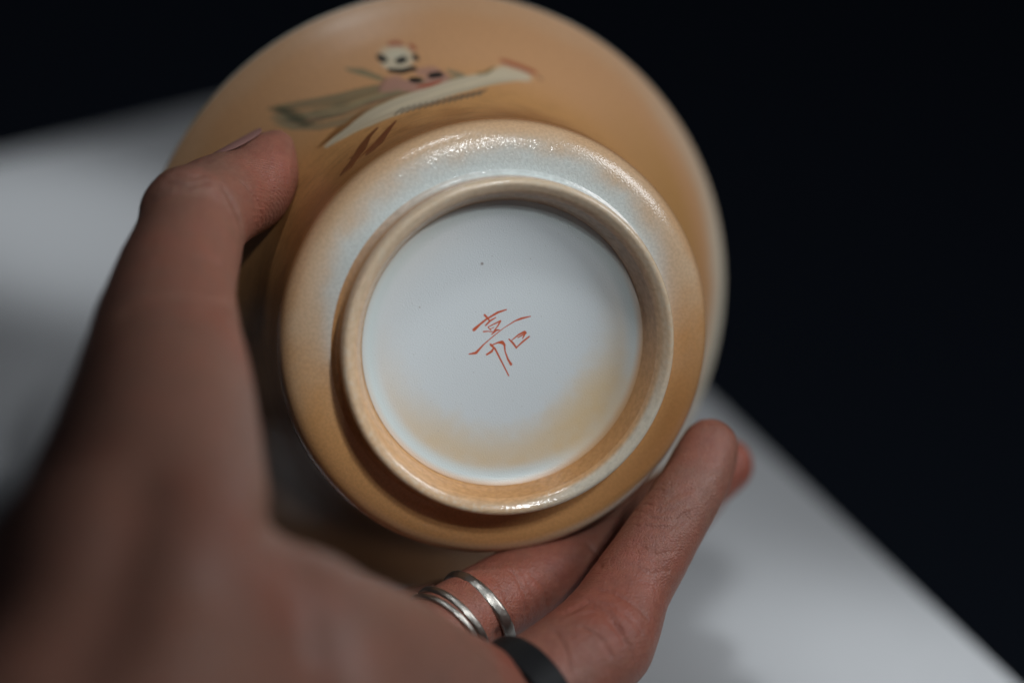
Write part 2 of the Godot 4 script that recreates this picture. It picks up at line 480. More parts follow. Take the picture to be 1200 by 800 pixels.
func paint_decoration() -> void:
	enamel(Color(0.2, 0.08, 0.02), 0.35, 0.6, [Vector4(130.3, 29.62, 0.26, 0.53), Vector4(123.1, 29.2, 0.4, 0.83), Vector4(116.6, 27.66, 0.2, 0.41)])
	enamel(Color(0.2, 0.08, 0.02), 0.35, 0.6, [Vector4(129.1, 29.73, 0.26, 0.55), Vector4(121.6, 29.2, 0.4, 0.83), Vector4(114.9, 27.78, 0.2, 0.43)])
	enamel(Color(0.2, 0.08, 0.02), 0.35, 0.6, [Vector4(127.9, 29.89, 0.26, 0.56), Vector4(120.1, 29.2, 0.4, 0.81), Vector4(113.1, 27.94, 0.21, 0.42)])
	enamel(Color(0.2, 0.08, 0.02), 0.35, 0.6, [Vector4(126.7, 30.06, 0.26, 0.56), Vector4(118.5, 29.3, 0.4, 0.81), Vector4(111.3, 28.16, 0.21, 0.44)])
	enamel(Color(0.2, 0.08, 0.02), 0.35, 0.6, [Vector4(125.5, 30.22, 0.27, 0.55), Vector4(117.0, 29.45, 0.41, 0.83), Vector4(109.6, 28.47, 0.21, 0.43)])
	enamel(Color(0.2, 0.08, 0.02), 0.35, 0.6, [Vector4(124.3, 30.48, 0.27, 0.57), Vector4(115.4, 29.65, 0.41, 0.83), Vector4(107.8, 28.84, 0.21, 0.42)])
	enamel(Color(0.2, 0.08, 0.02), 0.35, 0.6, [Vector4(123.1, 30.69, 0.27, 0.53), Vector4(113.9, 29.95, 0.41, 0.86), Vector4(106.0, 29.3, 0.21, 0.44)])
	enamel(Color(0.21, 0.17, 0.09), 0.17, 0.6, [Vector4(131.9, 45.06, 0.2, 0.27), Vector4(129.0, 43.4, 0.43, 0.64), Vector4(123.5, 40.29, 0.48, 0.66), Vector4(117.4, 37.68, 0.52, 0.87), Vector4(107.8, 35.26, 0.41, 0.69), Vector4(97.8, 33.8, 0.34, 0.59), Vector4(86.9, 33.62, 0.15, 0.28)])
	enamel(Color(0.22, 0.18, 0.1), 0.17, 0.6, [Vector4(131.7, 44.09, 0.2, 0.25), Vector4(128.9, 42.11, 0.43, 0.57), Vector4(123.5, 38.93, 0.48, 0.77), Vector4(117.5, 36.2, 0.52, 0.88), Vector4(107.7, 34.2, 0.41, 0.68), Vector4(97.5, 33.03, 0.35, 0.68), Vector4(86.4, 33.4, 0.15, 0.29)])
	enamel(Color(0.21, 0.17, 0.1), 0.17, 0.6, [Vector4(131.5, 43.14, 0.2, 0.25), Vector4(128.8, 40.88, 0.43, 0.57), Vector4(123.6, 37.38, 0.48, 0.77), Vector4(117.6, 34.73, 0.51, 0.88), Vector4(107.6, 33.15, 0.42, 0.77), Vector4(97.2, 32.18, 0.36, 0.77), Vector4(85.8, 33.24, 0.15, 0.32)])
	enamel(Color(0.23, 0.19, 0.1), 0.17, 0.6, [Vector4(132.5, 43.34, 0.2, 0.25), Vector4(129.9, 40.74, 0.43, 0.57), Vector4(124.9, 37.05, 0.48, 0.8), Vector4(119.1, 34.26, 0.51, 0.86), Vector4(109.1, 32.85, 0.42, 0.87), Vector4(98.7, 31.67, 0.35, 0.74), Vector4(87.1, 32.95, 0.15, 0.33)])
	enamel(Color(0.23, 0.19, 0.11), 0.17, 0.6, [Vector4(132.3, 42.4, 0.2, 0.25), Vector4(129.8, 39.51, 0.43, 0.66), Vector4(125.0, 35.5, 0.48, 0.73), Vector4(119.3, 32.78, 0.51, 1.03), Vector4(109.1, 31.54, 0.42, 0.9), Vector4(98.5, 30.73, 0.35, 0.77), Vector4(86.6, 32.73, 0.16, 0.35)])
	enamel(Color(0.2, 0.16, 0.09), 0.17, 0.6, [Vector4(132.1, 41.51, 0.2, 0.28), Vector4(129.7, 38.1, 0.43, 0.71), Vector4(125.1, 34.01, 0.48, 0.8), Vector4(119.5, 30.97, 0.51, 1.07), Vector4(109.1, 30.18, 0.42, 0.86), Vector4(98.2, 29.75, 0.35, 0.74), Vector4(86.0, 32.47, 0.16, 0.35)])
	enamel(Color(0.19, 0.16, 0.09), 0.17, 0.6, [Vector4(133.1, 41.71, 0.2, 0.28), Vector4(130.8, 37.92, 0.43, 0.71), Vector4(126.5, 33.73, 0.48, 0.8), Vector4(121.1, 30.48, 0.51, 1.05), Vector4(110.7, 29.84, 0.41, 0.88), Vector4(99.7, 29.33, 0.35, 0.75), Vector4(87.4, 32.09, 0.16, 0.35)])
	enamel(Color(0.3, 0.24, 0.14), 0.3, 0.6, [Vector4(133.2, 42.37, 0.11, 0.15), Vector4(130.9, 38.92, 0.27, 0.44), Vector4(126.5, 34.73, 0.27, 0.45), Vector4(121.0, 31.72, 0.27, 0.55), Vector4(110.8, 30.7, 0.11, 0.22)])
	enamel(Color(0.24, 0.19, 0.11), 0.3, 0.6, [Vector4(129.3, 40.55, 0.11, 0.14), Vector4(124.3, 36.82, 0.27, 0.43), Vector4(118.5, 34.08, 0.27, 0.44), Vector4(108.4, 32.7, 0.28, 0.57), Vector4(98.0, 31.67, 0.29, 0.64), Vector4(86.4, 33, 0.12, 0.26)])
	enamel(Color(0.26, 0.21, 0.12), 0.3, 0.6, [Vector4(123.5, 39.58, 0.11, 0.16), Vector4(117.5, 36.88, 0.27, 0.46), Vector4(107.8, 34.7, 0.28, 0.49), Vector4(97.7, 33.36, 0.29, 0.53), Vector4(86.7, 33.52, 0.12, 0.23)])
	enamel(Color(0.21, 0.13, 0.07), 0.3, 0.6, [Vector4(126.2, 36.27, 0.11, 0.17), Vector4(120.6, 33.4, 0.11, 0.17)])
	enamel(Color(0.25, 0.2, 0.12), 0.3, 0.6, [Vector4(128.4, 43.21, 0.11, 0.15), Vector4(122.8, 40.16, 0.27, 0.36), Vector4(116.6, 37.6, 0.27, 0.46), Vector4(107.1, 35.22, 0.28, 0.49), Vector4(97.1, 33.8, 0.28, 0.49), Vector4(86.1, 33.72, 0.12, 0.21)])
	enamel(Color(0.34, 0.21, 0.11), 0.3, 0.6, [Vector4(126.7, 33.92, 0.11, 0.18), Vector4(121.2, 30.71, 0.27, 0.55), Vector4(110.8, 29.98, 0.28, 0.55), Vector4(99.9, 29.42, 0.29, 0.62), Vector4(87.6, 32.13, 0.13, 0.28)])
	enamel(Color(0.22, 0.17, 0.1), 0.3, 0.6, [Vector4(132.1, 44.99, 0.11, 0.16), Vector4(129.3, 43.14, 0.27, 0.36), Vector4(123.9, 39.98, 0.27, 0.36), Vector4(117.8, 37.29, 0.27, 0.44), Vector4(108.2, 35.01, 0.11, 0.18)])
	enamel(Color(0.2, 0.16, 0.09), 0.3, 0.6, [Vector4(117.8, 35.99, 0.11, 0.19), Vector4(108.1, 34.06, 0.27, 0.46), Vector4(97.9, 32.9, 0.12, 0.24)])
	enamel(Color(0.26, 0.17, 0.09), 0.3, 0.6, [Vector4(126.1, 34.33, 0.11, 0.17), Vector4(120.5, 31.29, 0.27, 0.55), Vector4(110.2, 30.41, 0.28, 0.57), Vector4(99.4, 29.79, 0.29, 0.62), Vector4(87.2, 32.33, 0.13, 0.28)])
	enamel(Color(0.3, 0.24, 0.14), 0.3, 0.6, [Vector4(132.8, 41.56, 0.11, 0.15), Vector4(130.5, 37.84, 0.27, 0.44), Vector4(126.2, 33.64, 0.27, 0.45), Vector4(120.7, 30.45, 0.27, 0.55), Vector4(110.3, 29.8, 0.28, 0.57), Vector4(99.3, 29.34, 0.12, 0.25)])
	enamel(Color(0.29, 0.18, 0.1), 0.3, 0.6, [Vector4(130.7, 40.14, 0.11, 0.14), Vector4(126.0, 36.13, 0.27, 0.42), Vector4(120.4, 33.32, 0.11, 0.19)])
	enamel(Color(0.18, 0.15, 0.08), 0.3, 0.6, [Vector4(123.4, 38.92, 0.11, 0.19), Vector4(117.4, 36.14, 0.27, 0.42), Vector4(107.7, 34.19, 0.28, 0.45), Vector4(97.4, 33.07, 0.12, 0.24)])
	enamel(Color(0.19, 0.15, 0.09), 0.3, 0.6, [Vector4(128.5, 43.01, 0.11, 0.15), Vector4(122.9, 39.95, 0.27, 0.36), Vector4(116.8, 37.31, 0.11, 0.17)])
	enamel(Color(0.2, 0.17, 0.09), 0.3, 0.6, [Vector4(131.4, 44.57, 0.11, 0.14), Vector4(128.4, 42.93, 0.27, 0.36), Vector4(122.9, 39.88, 0.27, 0.36), Vector4(116.7, 37.25, 0.27, 0.42), Vector4(107.1, 34.98, 0.28, 0.48), Vector4(97.1, 33.67, 0.11, 0.21)])
	enamel(Color(0.2, 0.16, 0.09), 0.3, 0.6, [Vector4(125.2, 38.19, 0.11, 0.17), Vector4(119.4, 35.34, 0.11, 0.17)])
	enamel(Color(0.3, 0.24, 0.14), 0.3, 0.6, [Vector4(130.0, 40.17, 0.11, 0.14), Vector4(125.2, 36.32, 0.27, 0.44), Vector4(119.4, 33.54, 0.27, 0.45), Vector4(109.3, 32.18, 0.11, 0.24)])
	enamel(Color(0.29, 0.24, 0.13), 0.3, 0.6, [Vector4(124.9, 39.1, 0.11, 0.18), Vector4(119.0, 36.23, 0.11, 0.17)])
	enamel(Color(0.29, 0.18, 0.1), 0.3, 0.6, [Vector4(131.2, 37.93, 0.11, 0.18), Vector4(127.0, 33.64, 0.26, 0.42), Vector4(121.6, 30.35, 0.27, 0.52), Vector4(111.2, 29.78, 0.11, 0.23)])
	enamel(Color(0.33, 0.21, 0.11), 0.3, 0.6, [Vector4(131.2, 37.81, 0.11, 0.18), Vector4(127.0, 33.51, 0.26, 0.42), Vector4(121.6, 30.23, 0.27, 0.55), Vector4(111.1, 29.67, 0.11, 0.23)])
	enamel(Color(0.24, 0.2, 0.11), 0.3, 0.6, [Vector4(124.5, 38.08, 0.11, 0.18), Vector4(118.7, 35.27, 0.27, 0.45), Vector4(108.8, 33.55, 0.27, 0.46), Vector4(98.5, 32.42, 0.3, 0.64), Vector4(87.2, 33.13, 0.12, 0.26)])
	enamel(Color(0.2, 0.17, 0.09), 0.3, 0.6, [Vector4(125.2, 36.2, 0.11, 0.17), Vector4(119.5, 33.42, 0.27, 0.44), Vector4(109.4, 32.13, 0.28, 0.6), Vector4(98.8, 31.12, 0.12, 0.25)])
	enamel(Color(0.34, 0.22, 0.12), 0.3, 0.6, [Vector4(130.7, 39.71, 0.11, 0.14), Vector4(126.1, 35.64, 0.27, 0.41), Vector4(120.5, 32.83, 0.27, 0.52), Vector4(110.4, 31.56, 0.28, 0.57), Vector4(99.7, 30.63, 0.29, 0.62), Vector4(87.8, 32.55, 0.13, 0.28)])
	enamel(Color(0.3, 0.24, 0.14), 0.3, 0.6, [Vector4(132.4, 43.2, 0.11, 0.13), Vector4(129.8, 40.59, 0.27, 0.36), Vector4(124.9, 36.8, 0.27, 0.43), Vector4(119.1, 34.01, 0.27, 0.44), Vector4(109.1, 32.66, 0.28, 0.6), Vector4(98.7, 31.54, 0.29, 0.62), Vector4(87.1, 32.93, 0.12, 0.28)])
	enamel(Color(0.14, 0.12, 0.07), 0.3, 0.6, [Vector4(124.4, 38.69, 0.11, 0.18), Vector4(118.6, 35.82, 0.27, 0.44), Vector4(108.8, 33.97, 0.11, 0.18)])
	enamel(Color(0.27, 0.17, 0.09), 0.3, 0.6, [Vector4(119.7, 33.32, 0.11, 0.2), Vector4(109.6, 31.99, 0.28, 0.6), Vector4(99.1, 30.99, 0.12, 0.25)])
	enamel(Color(0.29, 0.24, 0.13), 0.3, 0.6, [Vector4(124.2, 38.8, 0.11, 0.17), Vector4(118.2, 36.03, 0.11, 0.19)])
	enamel(Color(0.18, 0.15, 0.08), 0.3, 0.6, [Vector4(117.4, 38.18, 0.11, 0.17), Vector4(107.9, 35.64, 0.27, 0.46), Vector4(98.0, 34.07, 0.28, 0.49), Vector4(87.2, 33.67, 0.12, 0.21)])
	enamel(Color(0.26, 0.21, 0.12), 0.3, 0.6, [Vector4(133.0, 43.37, 0.11, 0.14), Vector4(130.5, 40.56, 0.27, 0.38), Vector4(125.8, 36.67, 0.27, 0.44), Vector4(120.1, 33.85, 0.27, 0.45), Vector4(110.0, 32.49, 0.28, 0.61), Vector4(99.6, 31.33, 0.12, 0.25)])
	enamel(Color(0.3, 0.19, 0.1), 0.3, 0.6, [Vector4(131.0, 38.86, 0.11, 0.17), Vector4(126.6, 34.67, 0.26, 0.42), Vector4(121.1, 31.61, 0.11, 0.22)])
	enamel(Color(0.18, 0.15, 0.08), 0.3, 0.6, [Vector4(117.1, 37.96, 0.11, 0.18), Vector4(107.6, 35.47, 0.11, 0.19)])
	enamel(Color(0.16, 0.13, 0.07), 0.3, 0.6, [Vector4(131.7, 44.08, 0.11, 0.15), Vector4(128.9, 42.1, 0.27, 0.38), Vector4(123.5, 38.86, 0.27, 0.47), Vector4(117.5, 36.09, 0.27, 0.44), Vector4(107.7, 34.14, 0.28, 0.45), Vector4(97.5, 33.02, 0.12, 0.24)])
	enamel(Color(0.29, 0.24, 0.13), 0.3, 0.6, [Vector4(132.1, 43.39, 0.11, 0.15), Vector4(129.5, 40.92, 0.27, 0.36), Vector4(124.4, 37.32, 0.27, 0.47), Vector4(118.5, 34.52, 0.27, 0.44), Vector4(108.6, 33.02, 0.28, 0.54), Vector4(98.2, 31.92, 0.12, 0.25)])
	enamel(Color(0.19, 0.15, 0.09), 0.3, 0.6, [Vector4(133.1, 43.01, 0.11, 0.13), Vector4(130.6, 40.06, 0.27, 0.38), Vector4(126.0, 36.06, 0.27, 0.44), Vector4(120.3, 33.19, 0.11, 0.18)])
	enamel(Color(0.2, 0.12, 0.07), 0.3, 0.6, [Vector4(129.7, 39.36, 0.11, 0.17), Vector4(124.9, 35.36, 0.27, 0.44), Vector4(119.2, 32.6, 0.27, 0.54), Vector4(109.0, 31.36, 0.28, 0.57), Vector4(98.3, 30.65, 0.12, 0.26)])
	enamel(Color(0.07, 0.07, 0.04), 0.4, 0.6, [Vector4(131.8, 45.07, 0.08, 0.1), Vector4(130.1, 43.48, 0.29, 0.42), Vector4(127.3, 41.2, 0.11, 0.14)])
	enamel(Color(0.07, 0.07, 0.04), 0.4, 0.6, [Vector4(131.3, 43.92, 0.08, 0.11), Vector4(129.9, 42.61, 0.29, 0.39), Vector4(127.2, 40.55, 0.11, 0.14)])
	enamel(Color(0.07, 0.07, 0.04), 0.4, 0.6, [Vector4(131.4, 43.35, 0.08, 0.11), Vector4(129.7, 41.81, 0.29, 0.39), Vector4(127.1, 39.89, 0.11, 0.14)])
	enamel(Color(0.07, 0.07, 0.04), 0.4, 0.6, [Vector4(130.8, 42.02, 0.08, 0.11), Vector4(129.5, 41, 0.29, 0.39), Vector4(126.9, 39.24, 0.11, 0.18)])
	enamel(Color(0.07, 0.07, 0.04), 0.4, 0.6, [Vector4(130.6, 41.15, 0.08, 0.1), Vector4(129.3, 40.19, 0.29, 0.39), Vector4(126.8, 38.43, 0.11, 0.18)])
	enamel(Color(0.07, 0.07, 0.04), 0.4, 0.6, [Vector4(130.9, 40.8, 0.08, 0.11), Vector4(129.0, 39.39, 0.29, 0.47), Vector4(126.7, 37.61, 0.11, 0.17)])
	enamel(Color(0.07, 0.07, 0.04), 0.4, 0.6, [Vector4(130.7, 39.92, 0.08, 0.11), Vector4(128.8, 38.43, 0.29, 0.49), Vector4(126.6, 36.85, 0.11, 0.18)])
	enamel(Color(0.07, 0.07, 0.04), 0.4, 0.6, [Vector4(130.1, 38.56, 0.08, 0.13), Vector4(128.6, 37.42, 0.29, 0.47), Vector4(126.5, 36.04, 0.11, 0.17)])
	enamel(Color(0.07, 0.07, 0.04), 0.4, 0.6, [Vector4(130.0, 37.69, 0.08, 0.13), Vector4(128.4, 36.47, 0.29, 0.47), Vector4(126.3, 35.28, 0.11, 0.18)])
	enamel(Color(0.25, 0.2, 0.11), 0.7, 0.6, [Vector4(113.3, 42.78, 0.2, 0.27), Vector4(110.3, 40.51, 0.68, 0.97), Vector4(107.3, 37.14, 0.55, 0.97)])
	enamel(Color(0.25, 0.2, 0.12), 0.6, 0.6, [Vector4(91.8, 35.87, 0.44, 0.76), Vector4(89.3, 34.22, 0.72, 1.27), Vector4(87.7, 33.17, 0.3, 0.62)])
	enamel(Color(0.34, 0.16, 0.1), 0.5, 0.6, [Vector4(128.4, 37.72, 0.08, 0.13), Vector4(126.7, 36.99, 0.15, 0.24), Vector4(124.3, 35.7, 0.07, 0.11)])
	enamel(Color(0.1, 0.1, 0.06), 0.5, 0.6, [Vector4(126.3, 38.27, 0.08, 0.13), Vector4(124.6, 37.59, 0.15, 0.24), Vector4(122.3, 36.47, 0.07, 0.11)])
	enamel(Color(0.1, 0.1, 0.06), 0.5, 0.6, [Vector4(125.8, 36.55, 0.08, 0.13), Vector4(124.1, 35.87, 0.15, 0.24), Vector4(122.0, 35.01, 0.07, 0.11)])
	enamel(Color(0.1, 0.1, 0.06), 0.5, 0.6, [Vector4(124.8, 35.24, 0.08, 0.13), Vector4(123.1, 34.66, 0.15, 0.26), Vector4(120.1, 33.17, 0.07, 0.11)])
	enamel(Color(0.1, 0.1, 0.06), 0.5, 0.6, [Vector4(121.4, 36.4, 0.08, 0.14), Vector4(119.7, 35.92, 0.15, 0.25), Vector4(117.0, 34.86, 0.07, 0.11)])
	enamel(Color(0.12, 0.09, 0.05), 0.5, 0.6, [Vector4(120.4, 35.06, 0.08, 0.14), Vector4(118.6, 34.58, 0.15, 0.24), Vector4(115.7, 33.48, 0.07, 0.11)])
	enamel(Color(0.38, 0.3, 0.16), 0.5, 0.6, [Vector4(119.1, 34.38, 0.08, 0.13), Vector4(117.3, 33.96, 0.15, 0.24), Vector4(114.5, 33.11, 0.07, 0.13)])
	enamel(Color(0.38, 0.3, 0.16), 0.5, 0.6, [Vector4(117.2, 34.38, 0.08, 0.13), Vector4(115.3, 34.06, 0.15, 0.25), Vector4(113.0, 33.49, 0.07, 0.12)])
	enamel(Color(0.34, 0.16, 0.1), 0.5, 0.6, [Vector4(117.8, 31.57, 0.08, 0.17), Vector4(116.0, 31.12, 0.15, 0.3), Vector4(112.8, 29.85, 0.07, 0.14)])
	enamel(Color(0.12, 0.09, 0.05), 0.5, 0.6, [Vector4(114.6, 32.68, 0.08, 0.17), Vector4(112.7, 32.32, 0.15, 0.31), Vector4(109.9, 31.57, 0.07, 0.14)])
	enamel(Color(0.34, 0.16, 0.1), 0.5, 0.6, [Vector4(113.9, 32.11, 0.08, 0.17), Vector4(112.0, 31.85, 0.15, 0.32), Vector4(109.0, 31.02, 0.07, 0.15)])
	enamel(Color(0.12, 0.09, 0.05), 0.5, 0.6, [Vector4(112.1, 31.19, 0.08, 0.17), Vector4(110.1, 31.03, 0.15, 0.33), Vector4(107.5, 30.5, 0.07, 0.15)])
	enamel(Color(0.1, 0.1, 0.06), 0.5, 0.6, [Vector4(109.9, 32.58, 0.08, 0.18), Vector4(107.9, 32.47, 0.15, 0.33), Vector4(104.7, 31.85, 0.07, 0.15)])
	enamel(Color(0.12, 0.09, 0.05), 0.5, 0.6, [Vector4(109.7, 29.85, 0.08, 0.17), Vector4(107.7, 29.73, 0.16, 0.32), Vector4(104.7, 29.26, 0.07, 0.15)])
	enamel(Color(0.38, 0.3, 0.16), 0.5, 0.6, [Vector4(107.3, 29.18, 0.08, 0.17), Vector4(105.3, 29.22, 0.16, 0.32), Vector4(101.8, 28.78, 0.07, 0.15)])
	enamel(Color(0.12, 0.09, 0.05), 0.5, 0.6, [Vector4(104.4, 31.64, 0.08, 0.18), Vector4(102.4, 31.77, 0.16, 0.33), Vector4(99.4, 31.75, 0.07, 0.15)])
	enamel(Color(0.38, 0.3, 0.16), 0.5, 0.6, [Vector4(103.7, 29.81, 0.09, 0.18), Vector4(101.7, 29.99, 0.16, 0.33), Vector4(98.9, 30.12, 0.07, 0.15)])
	enamel(Color(0.12, 0.09, 0.05), 0.5, 0.6, [Vector4(101.7, 30.23, 0.09, 0.18), Vector4(99.6, 30.55, 0.16, 0.34), Vector4(96.5, 30.73, 0.07, 0.16)])
	enamel(Color(0.12, 0.09, 0.05), 0.5, 0.6, [Vector4(100.8, 28.07, 0.09, 0.18), Vector4(98.6, 28.45, 0.16, 0.34), Vector4(95.1, 28.67, 0.07, 0.16)])
	enamel(Color(0.1, 0.1, 0.06), 0.5, 0.6, [Vector4(99.7, 28.32, 0.09, 0.19), Vector4(97.5, 28.75, 0.16, 0.34), Vector4(93.7, 29.03, 0.08, 0.17)])
	enamel(Color(0.1, 0.1, 0.06), 0.5, 0.6, [Vector4(96.9, 28.71, 0.09, 0.19), Vector4(94.7, 29.28, 0.16, 0.35), Vector4(91.6, 29.93, 0.08, 0.16)])
	enamel(Color(0.1, 0.1, 0.06), 0.5, 0.6, [Vector4(95.2, 30.03, 0.09, 0.19), Vector4(92.9, 30.75, 0.17, 0.36), Vector4(89.6, 31.5, 0.08, 0.17)])
	enamel(Color(0.42, 0.22, 0.16), 0.75, 0.6, [Vector4(108.7, 34.51, 0.82, 1.39), Vector4(106.2, 35.89, 0.97, 1.67), Vector4(103.2, 36.07, 0.7, 1.18)])
	enamel(Color(0.42, 0.22, 0.16), 0.75, 0.6, [Vector4(107.4, 33.98, 0.82, 1.46), Vector4(103.9, 34.47, 0.98, 1.65), Vector4(101.1, 33.58, 0.71, 1.22)])
	enamel(Color(0.42, 0.22, 0.16), 0.75, 0.6, [Vector4(104.5, 33.33, 0.85, 1.54), Vector4(99.9, 31.38, 1.01, 2.18), Vector4(94.2, 32.39, 0.76, 1.65)])
	enamel(Color(0.42, 0.22, 0.16), 0.75, 0.6, [Vector4(98.8, 36.44, 0.85, 1.47), Vector4(95.2, 36.27, 0.99, 1.7), Vector4(92.8, 33.87, 0.72, 1.28)])
	enamel(Color(0.42, 0.22, 0.16), 0.75, 0.6, [Vector4(97.7, 34.09, 0.86, 1.46), Vector4(95.7, 32.68, 1.04, 2.24), Vector4(92.7, 33.38, 0.74, 1.44)])
	enamel(Color(0.18, 0.09, 0.06), 0.6, 0.6, [Vector4(109.9, 34.55, 0.14, 0.23), Vector4(108.1, 35.91, 0.14, 0.24), Vector4(106.2, 37.23, 0.14, 0.24)])
	enamel(Color(0.6, 0.5, 0.35), 0.9, 0.35, [Vector4(103.3, 41.94, 1.8, 2.57), Vector4(101.5, 41.62, 2.1, 2.91), Vector4(99.3, 40.92, 1.81, 2.53)])
	enamel(Color(0.6, 0.56, 0.42), 0.6, 0.5, [Vector4(103.4, 41.75, 1.11, 1.58), Vector4(101.4, 41.39, 1.26, 1.75), Vector4(99.7, 40.8, 0.98, 1.36)])
	enamel(Color(0.6, 0.5, 0.35), 0.9, 0.4, [Vector4(104.3, 40.73, 1.23, 1.82), Vector4(102.4, 39.7, 1.42, 2.12), Vector4(100.0, 39.62, 1.27, 2.15)])
	enamel(Color(0.01, 0.01, 0.01), 1.25, 0.4, [Vector4(105.3, 42.48, 0.64, 0.84), Vector4(104.6, 41.4, 0.63, 0.84)])
	enamel(Color(0.01, 0.01, 0.01), 1.25, 0.4, [Vector4(101.8, 40.43, 0.61, 0.87), Vector4(100.1, 40.68, 0.61, 0.86)])
	enamel(Color(0.01, 0.01, 0.01), 1.25, 0.4, [Vector4(97.9, 40.87, 0.47, 0.66), Vector4(97.8, 40.03, 0.48, 0.75)])
	enamel(Color(0.01, 0.01, 0.01), 1.25, 0.4, [Vector4(104.8, 38.81, 0.33, 0.57), Vector4(102.4, 37.72, 0.45, 0.79), Vector4(98.9, 37.78, 0.43, 0.74)])
	enamel(Color(0.01, 0.01, 0.01), 1.25, 0.4, [Vector4(101.1, 34.66, 0.56, 0.99), Vector4(99.2, 34.13, 0.56, 0.93)])
	enamel(Color(0.01, 0.01, 0.01), 1.25, 0.4, [Vector4(96.4, 34.89, 0.57, 0.97), Vector4(93.6, 35.03, 0.58, 1.02)])
	enamel(Color(0.35, 0.07, 0.03), 0.8, 0.5, [Vector4(102.2, 44.62, 0.35, 0.53), Vector4(100.7, 44.61, 0.42, 0.58), Vector4(99.4, 43.89, 0.28, 0.39)])
	enamel(Color(0.35, 0.07, 0.03), 0.8, 0.5, [Vector4(97.9, 43.39, 0.42, 0.58), Vector4(97.3, 42.45, 0.42, 0.63)])
	enamel(Color(0.35, 0.07, 0.03), 0.8, 0.5, [Vector4(100.8, 32.35, 0.22, 0.45), Vector4(97.5, 32.05, 0.3, 0.64), Vector4(94.6, 32.8, 0.23, 0.48)])
	enamel(Color(0.59, 0.49, 0.34), 0.5, 0.6, [Vector4(129.2, 28.36, 0.09, 0.19), Vector4(123.1, 28.46, 0.25, 0.51), Vector4(116.3, 28.48, 0.26, 0.52), Vector4(108.2, 28.21, 0.27, 0.54), Vector4(99.4, 28.89, 0.28, 0.59), Vector4(88.6, 31.96, 0.3, 0.65), Vector4(79.7, 34.97, 0.29, 0.52), Vector4(73.1, 36.93, 0.16, 0.3)])
	enamel(Color(0.49, 0.41, 0.29), 0.5, 0.6, [Vector4(116.3, 27.57, 0.09, 0.19), Vector4(108.7, 27.36, 0.27, 0.59), Vector4(99.7, 27.93, 0.28, 0.59), Vector4(88.9, 31.01, 0.16, 0.34)])
	enamel(Color(0.49, 0.41, 0.29), 0.5, 0.6, [Vector4(116.2, 27.56, 0.09, 0.19), Vector4(108.4, 27.22, 0.27, 0.58), Vector4(99.5, 27.9, 0.28, 0.59), Vector4(88.9, 31.06, 0.29, 0.65), Vector4(78.9, 34.64, 0.29, 0.54), Vector4(72.7, 36.79, 0.16, 0.3)])
	enamel(Color(0.62, 0.51, 0.36), 0.5, 0.6, [Vector4(129.0, 28.01, 0.09, 0.18), Vector4(122.9, 27.87, 0.25, 0.51), Vector4(115.9, 27.7, 0.26, 0.54), Vector4(108.5, 27.74, 0.26, 0.55), Vector4(100.0, 28.48, 0.28, 0.59), Vector4(88.7, 31.41, 0.3, 0.65), Vector4(79.7, 34.68, 0.29, 0.54), Vector4(73.4, 36.63, 0.16, 0.3)])
	enamel(Color(0.63, 0.53, 0.37), 0.5, 0.6, [Vector4(129.3, 28.71, 0.09, 0.19), Vector4(122.5, 28.76, 0.25, 0.51), Vector4(115.7, 29.67, 0.26, 0.54), Vector4(108.2, 30.18, 0.27, 0.54), Vector4(98.8, 30.61, 0.28, 0.61), Vector4(88.8, 33.42, 0.28, 0.57), Vector4(79.0, 36.07, 0.29, 0.54), Vector4(73.1, 37.39, 0.16, 0.3)])
	enamel(Color(0.45, 0.37, 0.26), 0.5, 0.6, [Vector4(123.5, 27.12, 0.09, 0.2), Vector4(116.7, 25.49, 0.26, 0.7), Vector4(109.6, 24.73, 0.27, 0.71), Vector4(100.4, 25.43, 0.29, 0.79), Vector4(89.6, 28.89, 0.3, 0.63), Vector4(78.9, 33.42, 0.3, 0.6), Vector4(72.3, 36.24, 0.16, 0.31)])
	enamel(Color(0.53, 0.44, 0.31), 0.5, 0.6, [Vector4(123.0, 28.46, 0.09, 0.19), Vector4(116.1, 28.52, 0.26, 0.52), Vector4(108.5, 28.64, 0.27, 0.57), Vector4(99.4, 29.13, 0.28, 0.59), Vector4(88.4, 32.15, 0.3, 0.65), Vector4(79.4, 35.15, 0.15, 0.29)])
	enamel(Color(0.65, 0.54, 0.38), 0.5, 0.6, [Vector4(123.1, 28.4, 0.09, 0.19), Vector4(115.6, 28.02, 0.26, 0.52), Vector4(108.1, 28.25, 0.26, 0.57), Vector4(99.2, 28.87, 0.28, 0.59), Vector4(88.7, 32.03, 0.15, 0.34)])
	enamel(Color(0.48, 0.4, 0.28), 0.5, 0.6, [Vector4(129.0, 27.89, 0.09, 0.19), Vector4(123.3, 27.67, 0.25, 0.51), Vector4(116.7, 27.15, 0.26, 0.56), Vector4(108.8, 26.52, 0.28, 0.75), Vector4(99.8, 27.09, 0.29, 0.67), Vector4(89.0, 30.29, 0.29, 0.65), Vector4(79.2, 34.13, 0.29, 0.54), Vector4(72.7, 36.55, 0.16, 0.3)])
	enamel(Color(0.64, 0.53, 0.37), 0.5, 0.6, [Vector4(129.1, 28.24, 0.09, 0.18), Vector4(123.0, 28.56, 0.25, 0.51), Vector4(116.0, 28.73, 0.26, 0.52), Vector4(108.1, 28.76, 0.27, 0.57), Vector4(99.1, 29.36, 0.28, 0.59), Vector4(88.7, 32.47, 0.3, 0.67), Vector4(79.1, 35.39, 0.15, 0.28)])
